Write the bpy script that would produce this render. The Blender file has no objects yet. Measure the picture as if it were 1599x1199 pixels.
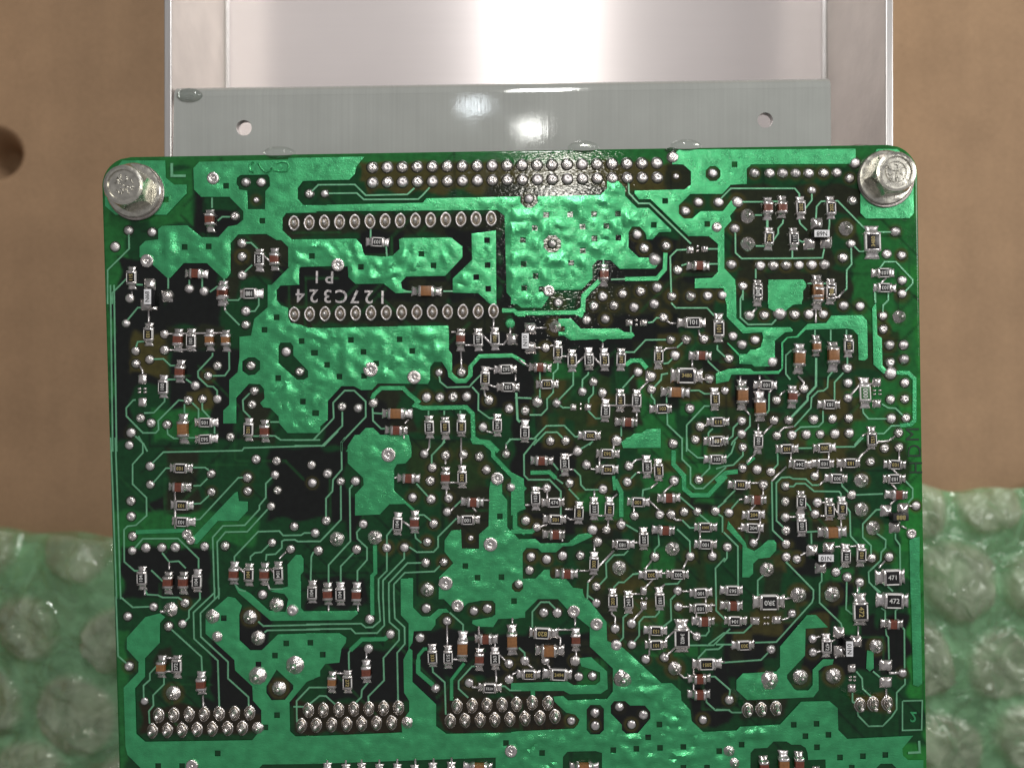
import bpy, bmesh, math, random
import numpy as np
from mathutils import Vector, Matrix, noise
from mathutils.geometry import delaunay_2d_cdt, tessellate_polygon
random.seed(7)
scene = bpy.context.scene
COL = scene.collection
R = math.radians
# ---------------------------------------------------------------- camera, light, exposure (1 unit = 1 cm)
cam = bpy.data.cameras.new("camera")
cam.sensor_width = 36.0
CZ = 13.0
cam.lens = 36.0 * CZ / 15.99
cam.clip_start = 0.1
cam.clip_end = 500.0
cam.dof.use_dof = True
cam.dof.focus_distance = CZ
cam.dof.aperture_fstop = 0.082
camo = bpy.data.objects.new("camera", cam)
camo.location = (0, 0, CZ)
COL.objects.link(camo)
scene.camera = camo
scene.view_settings.view_transform = 'Standard'
scene.view_settings.look = 'None'
scene.view_settings.exposure = 0.0
scene.view_settings.gamma = 1.0
world = bpy.data.worlds.new("World")
scene.world = world
world.use_nodes = True
wn = world.node_tree
bgn = wn.nodes['Background']
# dim room all round, paler ceiling overhead
tcw = wn.nodes.new('ShaderNodeTexCoord'); sxw = wn.nodes.new('ShaderNodeSeparateXYZ')
wn.links.new(tcw.outputs['Generated'], sxw.inputs[0])
rw = wn.nodes.new('ShaderNodeValToRGB')
rw.color_ramp.elements[0].position = 0.0; rw.color_ramp.elements[0].color = (.17, .165, .16, 1)
rw.color_ramp.elements[1].position = 0.9; rw.color_ramp.elements[1].color = (.66, .64, .65, 1)
wn.links.new(sxw.outputs['Z'], rw.inputs[0]); wn.links.new(rw.outputs[0], bgn.inputs['Color'])
bgn.inputs['Strength'].default_value = 0.42

def lamp(name, loc, tgt, sx, sy, power, col):
    l = bpy.data.lights.new(name, 'AREA'); l.shape = 'RECTANGLE'; l.size = sx; l.size_y = sy
    l.energy = power; l.color = col
    o = bpy.data.objects.new(name, l); o.location = loc
    o.rotation_euler = (Vector(tgt) - Vector(loc)).to_track_quat('-Z', 'Y').to_euler()
    COL.objects.link(o); return o
lamp('ceiling_lamp', (1.0, 13.4, 30), (0, 2, 0), 1.0, .5, 60, (1, .985, .97))
lamp('second_lamp', (-2.0, 14.6, 30), (0, 2, 0), 1.1, .35, 34, (.85, .91, 1))
lamp('desk_lamp', (2.6, 9.4, 30), (0, 2, 0), 2.4, 2.4, 1100, (1, .965, .87))
lamp('side_fill_light', (38, 12, 27), (0, 1, 0), 12, 30, 8200, (1, .98, .95))  # added soft fill from the right, no window known there
lamp('overhead_fill_light', (1.7, 30, 30), (0, 1, 0), 3, 14, 7000, (1, .98, .96))  # added soft fill that gives the board its bright-to-dark direction

# ---------------------------------------------------------------- helpers
def W2(px, py, z=0.0):
    k = (CZ - z) / CZ
    return Vector(((px - 799.5) * .01 * k, (599.5 - py) * .01 * k, z))

def mat(name, base, rough=.5, metal=0.0, bump=None, coat=0, spec=.5, var=None, attr=None, rvar=None):
    """bump = [(scale vec, strength, distance, detail)], var = (scale, amount) mottles the colour"""
    m = bpy.data.materials.new(name); m.use_nodes = True
    nt = m.node_tree; N = nt.nodes; L = nt.links
    b = N['Principled BSDF']
    b.inputs['Base Color'].default_value = (*base, 1)
    b.inputs['Roughness'].default_value = rough
    b.inputs['Metallic'].default_value = metal
    b.inputs['Specular IOR Level'].default_value = spec
    b.inputs['Coat Weight'].default_value = coat
    b.inputs['Coat Roughness'].default_value = .09
    tc = N.new('ShaderNodeTexCoord')
    cur = None
    if attr:
        a = N.new('ShaderNodeAttribute'); a.attribute_name = attr; cur = a.outputs['Color']
    vl = [] if not var else ([var] if not isinstance(var, list) else var)
    for var in vl:
        sv = var[0] if isinstance(var[0], tuple) else (var[0],) * 3
        mp = N.new('ShaderNodeMapping'); mp.inputs['Scale'].default_value = sv; L.new(tc.outputs['Object'], mp.inputs['Vector'])
        n = N.new('ShaderNodeTexNoise'); n.inputs['Scale'].default_value = 1; n.inputs['Detail'].default_value = 5
        L.new(mp.outputs[0], n.inputs['Vector'])
        mr = N.new('ShaderNodeMapRange'); mr.inputs['From Min'].default_value = .3; mr.inputs['From Max'].default_value = .7
        mr.inputs['To Min'].default_value = 1 - var[1]; mr.inputs['To Max'].default_value = 1 + var[1]
        L.new(n.outputs['Fac'], mr.inputs['Value'])
        mx = N.new('ShaderNodeMix'); mx.data_type = 'RGBA'; mx.blend_type = 'MULTIPLY'; mx.inputs[0].default_value = 1
        if cur: L.new(cur, mx.inputs[6])
        else: mx.inputs[6].default_value = (*base, 1)
        L.new(mr.outputs[0], mx.inputs[7]); cur = mx.outputs[2]
    if cur: L.new(cur, b.inputs['Base Color'])
    if rvar:
        n = N.new('ShaderNodeTexNoise'); n.inputs['Scale'].default_value = rvar[0]
        L.new(tc.outputs['Object'], n.inputs['Vector'])
        mr = N.new('ShaderNodeMapRange'); mr.inputs['To Min'].default_value = rvar[1]; mr.inputs['To Max'].default_value = rvar[2]
        mr.inputs['From Min'].default_value = .3; mr.inputs['From Max'].default_value = .7
        L.new(n.outputs['Fac'], mr.inputs['Value']); L.new(mr.outputs[0], b.inputs['Roughness'])
    prev = None
    for sc_, st, dist, det in (bump or []):
        mp = N.new('ShaderNodeMapping'); mp.inputs['Scale'].default_value = sc_
        L.new(tc.outputs['Object'], mp.inputs['Vector'])
        n = N.new('ShaderNodeTexNoise'); n.inputs['Scale'].default_value = 1; n.inputs['Detail'].default_value = det
        L.new(mp.outputs[0], n.inputs['Vector'])
        bp = N.new('ShaderNodeBump'); bp.inputs['Strength'].default_value = st; bp.inputs['Distance'].default_value = dist
        L.new(n.outputs['Fac'], bp.inputs['Height'])
        if prev: L.new(prev, bp.inputs['Normal'])
        prev = bp.outputs[0]
    if prev:
        L.new(prev, b.inputs['Normal'])
        if coat: L.new(prev, b.inputs['Coat Normal'])
    return m

M = {}
M['board'] = mat('solder mask over laminate', (.01, .08, .02), .1, attr='Col', var=(9, .22), spec=.4,
                 bump=[((14, 40, 5), .42, .006, 1), ((60, 60, 60), .15, .003, 1)], rvar=(12, .03, .09))
M['copper'] = mat('green lacquered copper', (.066, .455, .18), .27, .70, coat=.5, var=(5, .18),
                  bump=[((14, 34, 30), .4, .010, 3), ((55, 65, 50), .7, .005, 2)], rvar=(6, .24, .42))
M['trace'] = mat('thin trace paled for edge glint', (.19, .50, .29), .34, .4, coat=.3, var=(8, .15), bump=[((60, 60, 60), .6, .005, 2)])  # same lacquer as the copper areas, coloured paler to stand for edge glint
M['solder'] = mat('matte solder', (.74, .70, .695), .31, .88, var=(22, .22), bump=[((14, 14, 14), .28, .02, 2)], rvar=(14, .2, .40))
M['joint_shade'] = mat('painted joint shadow ring', (.010, .012, .006), .25)  # dark ring round each joint: shadow line of the gap put into colour
M['bright'] = mat('bright solder', (.73, .69, .665), .24, .92, var=(18, .2), bump=[((9, 9, 9), .26, .03, 2)], rvar=(10, .10, .28))
M['ceramic'] = mat('pale ceramic', (.74, .72, .70), .45, var=(25, .12))
M['coating'] = mat('black resistor glaze', (.010, .010, .010), .25, var=(20, .3))
M['greenglaze'] = mat('green jumper glaze', (.05, .14, .05), .3)
M['red'] = mat('dark red capacitor ceramic', (.15, .042, .024), .35, var=(22, .3), coat=.2)
M['tan'] = mat('tan capacitor ceramic', (.25, .112, .04), .35, var=(22, .25), coat=.2)
M['goldmark'] = mat('ochre marking ink', (.42, .34, .13), .5)
M['whitemark'] = mat('white marking ink', (.62, .62, .60), .5)
M['darkmark'] = mat('black marking ink', (.012, .012, .012), .5)
M['innertext'] = mat('inner layer lettering', (.004, .030, .010), .5)
M['sotgrey'] = mat('grey epoxy', (.74, .74, .76), .4, var=(20, .15))
M['sotblack'] = mat('black epoxy', (.02, .02, .022), .4)
M['zinc'] = mat('zinc plated steel', (.62, .60, .53), .27, .95, var=(12, .2), bump=[((12, 12, 12), .14, .02, 4)], rvar=(9, .14, .36))
M['washer'] = mat('washer steel', (.42, .38, .36), .38, .9, var=(8, .2), bump=[((20, 20, 20), .3, .02, 3)])
M['alu'] = mat('brushed aluminium floor', (.80, .74, .73), .34, .34, var=[(.5, .02), ((.4, 30, 1), .015)])
_n = M['alu'].node_tree; _t = _n.nodes.new('ShaderNodeTangent'); _t.direction_type = 'UV_MAP'; _t.uv_map = 'UVMap'
_n.links.new(_t.outputs[0], _n.nodes['Principled BSDF'].inputs['Tangent'])
_n.nodes['Principled BSDF'].inputs['Anisotropic'].default_value = .92
_n.nodes['Principled BSDF'].inputs['Anisotropic Rotation'].default_value = 0.25
M['aluwall'] = mat('aluminium wall', (.80, .75, .70), .42, .75, var=(1.5, .07), bump=[((8, 8, 8), .2, .02, 3)])
M['alurim'] = mat('folded aluminium edge', (.60, .585, .575), .35, .8, bump=[((30, 2, 30), .2, .01, 2)])
M['plate'] = mat('grey anodised plate', (.40, .415, .39), .07, .15, var=[(1.2, .05), ((30, .4, 1), .04)],
                 bump=[((38, .6, 4), .06, .006, 3), ((26, 26, 26), .06, .003, 3)], rvar=(2.5, .03, .08))
M['card'] = mat('brown cardboard', (.36, .236, .14), .8, var=[(.9, .07), ((2.2, .2, 1), .05), ((26, 26, 26), .10)], spec=.25,
                bump=[((2.2, .25, 1), .3, .04, 3), ((30, 30, 30), .3, .01, 4)])
M['resin'] = mat('clear resin drop', (.75, .8, .76), .03)
M['resin'].node_tree.nodes['Principled BSDF'].inputs['Transmission Weight'].default_value = .93
M['resin'].node_tree.nodes['Principled BSDF'].inputs['IOR'].default_value = 1.45
def film_mat():
    m = bpy.data.materials.new('green bubble film'); m.use_nodes = True
    nt = m.node_tree; N = nt.nodes; L = nt.links
    N.remove(N['Principled BSDF'])
    tc = N.new('ShaderNodeTexCoord')
    n2 = N.new('ShaderNodeTexNoise'); n2.inputs['Scale'].default_value = 1.5; n2.inputs['Detail'].default_value = 3; n2.inputs['Distortion'].default_value = 1.8
    L.new(tc.outputs['Object'], n2.inputs['Vector'])
    bp = N.new('ShaderNodeBump'); bp.inputs['Strength'].default_value = .8; bp.inputs['Distance'].default_value = .12
    L.new(n2.outputs['Fac'], bp.inputs['Height'])
    tr = N.new('ShaderNodeBsdfTransparent'); tr.inputs['Color'].default_value = (.88, .985, .87, 1)
    df = N.new('ShaderNodeBsdfDiffuse'); df.inputs['Color'].default_value = (.58, .84, .50, 1)
    tl = N.new('ShaderNodeBsdfTranslucent'); tl.inputs['Color'].default_value = (.50, .80, .44, 1)
    gl = N.new('ShaderNodeBsdfGlossy'); gl.inputs['Roughness'].default_value = .05; gl.inputs['Color'].default_value = (.95, 1, .95, 1)
    fr = N.new('ShaderNodeFresnel'); fr.inputs['IOR'].default_value = 1.5
    for q in (df, tl, gl, fr): L.new(bp.outputs[0], q.inputs['Normal'])
    a = N.new('ShaderNodeMixShader'); a.inputs[0].default_value = .35; L.new(df.outputs[0], a.inputs[1]); L.new(tl.outputs[0], a.inputs[2])
    at = N.new('ShaderNodeAttribute'); at.attribute_name = 'cell'
    for nd, c0, c1 in ((df, (.50, .93, .55, 1), (.86, .97, .74, 1)), (tl, (.50, .93, .55, 1), (.86, .97, .74, 1)), (tr, (.80, .97, .83, 1), (.93, .985, .89, 1))):
        mc = N.new('ShaderNodeMix'); mc.data_type = 'RGBA'; mc.inputs[6].default_value = c0; mc.inputs[7].default_value = c1
        L.new(at.outputs['Fac'], mc.inputs[0]); L.new(mc.outputs[2], nd.inputs['Color'])
    n = N.new('ShaderNodeTexNoise'); n.inputs['Scale'].default_value = 1.3; n.inputs['Detail'].default_value = 5; n.inputs['Distortion'].default_value = 1.5
    L.new(tc.outputs['Object'], n.inputs['Vector'])
    mr = N.new('ShaderNodeMapRange'); mr.inputs['From Min'].default_value = .40; mr.inputs['From Max'].default_value = .64
    mr.inputs['To Min'].default_value = .20; mr.inputs['To Max'].default_value = .46
    L.new(n.outputs['Fac'], mr.inputs['Value'])
    b_ = N.new('ShaderNodeMixShader'); L.new(mr.outputs[0], b_.inputs[0]); L.new(tr.outputs[0], b_.inputs[1]); L.new(a.outputs[0], b_.inputs[2])
    c = N.new('ShaderNodeMixShader'); L.new(fr.outputs[0], c.inputs[0]); L.new(b_.outputs[0], c.inputs[1]); L.new(gl.outputs[0], c.inputs[2])
    L.new(c.outputs[0], N['Material Output'].inputs['Surface'])
    return m
M['film'] = film_mat()

def mesh_of(name, verts, faces, m=None, smooth=False):
    me = bpy.data.meshes.new(name); me.from_pydata([tuple(v) for v in verts], [], faces)
    if m: me.materials.append(m)
    if smooth: me.polygons.foreach_set('use_smooth', [True] * len(me.polygons))
    me.update(); return me
def bm_mesh(name, bm, m=None, smooth=False):
    me = bpy.data.meshes.new(name); bm.to_mesh(me); bm.free()
    if m: me.materials.append(m)
    if smooth: me.polygons.foreach_set('use_smooth', [True] * len(me.polygons))
    return me
def obj(name, me, parent=None, loc=(0, 0, 0), rz=0.0, sc_=None):
    o = bpy.data.objects.new(name, me); COL.objects.link(o)
    o.location = loc; o.rotation_euler = (0, 0, rz)
    if sc_: o.scale = sc_
    if parent: o.parent = parent
    return o
def tag(o, label=None, cat=None, group=None, kind=None):
    if label: o['label'] = label
    if cat: o['category'] = cat
    if group: o['group'] = group
    if kind: o['kind'] = kind
    return o
def smooth_by_angle(me, ang=35):
    me.polygons.foreach_set('use_smooth', [True] * len(me.polygons))
    me.set_sharp_from_angle(angle=R(ang))

def lathe(name, prof, seg=16, m=None, jit=0, rng=None, ax=1.0, ay=1.0, smooth=True, pinch=0):
    """profile [(r,z)...] outside to centre, last r = 0"""
    vs, fs = [], []
    n = len(prof) - 1
    for r, z in prof[:-1]:
        for k in range(seg):
            a = 2 * math.pi * k / seg
            q = 1 + (rng.uniform(-jit, jit) if jit else 0)
            px_ = 1.0
            if pinch: px_ = 1 - pinch * abs(math.sin(a)) ** 3
            vs.append((r * math.cos(a) * ax * q * px_, r * math.sin(a) * ay * q, z))
    vs.append((0, 0, prof[-1][1]))
    for i in range(n - 1):
        for k in range(seg):
            a, b = i * seg + k, i * seg + (k + 1) % seg
            fs.append((a, b, b + seg, a + seg))
    for k in range(seg):
        fs.append(((n - 1) * seg + k, (n - 1) * seg + (k + 1) % seg, n * seg))
    return mesh_of(name, vs, fs, m, smooth)

def box_bm(bm, cx, cy, z0, z1, lx, ly, bev=0.0, tx=0, ty=0):
    vs = []
    for z, kx, ky in ((z0, 0, 0), (z1, tx, ty)):
        for sx, sy in ((-1, -1), (1, -1), (1, 1), (-1, 1)):
            vs.append(bm.verts.new((cx + sx * (lx / 2 - kx), cy + sy * (ly / 2 - ky), z)))
    f = [bm.faces.new([vs[i] for i in q]) for q in ((3, 2, 1, 0), (4, 5, 6, 7), (0, 1, 5, 4), (1, 2, 6, 5), (2, 3, 7, 6), (3, 0, 4, 7))]
    if bev:
        es = {e for q in f for e in q.edges}
        bmesh.ops.bevel(bm, geom=list(es), offset=bev, segments=2, affect='EDGES', profile=.6)

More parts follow.
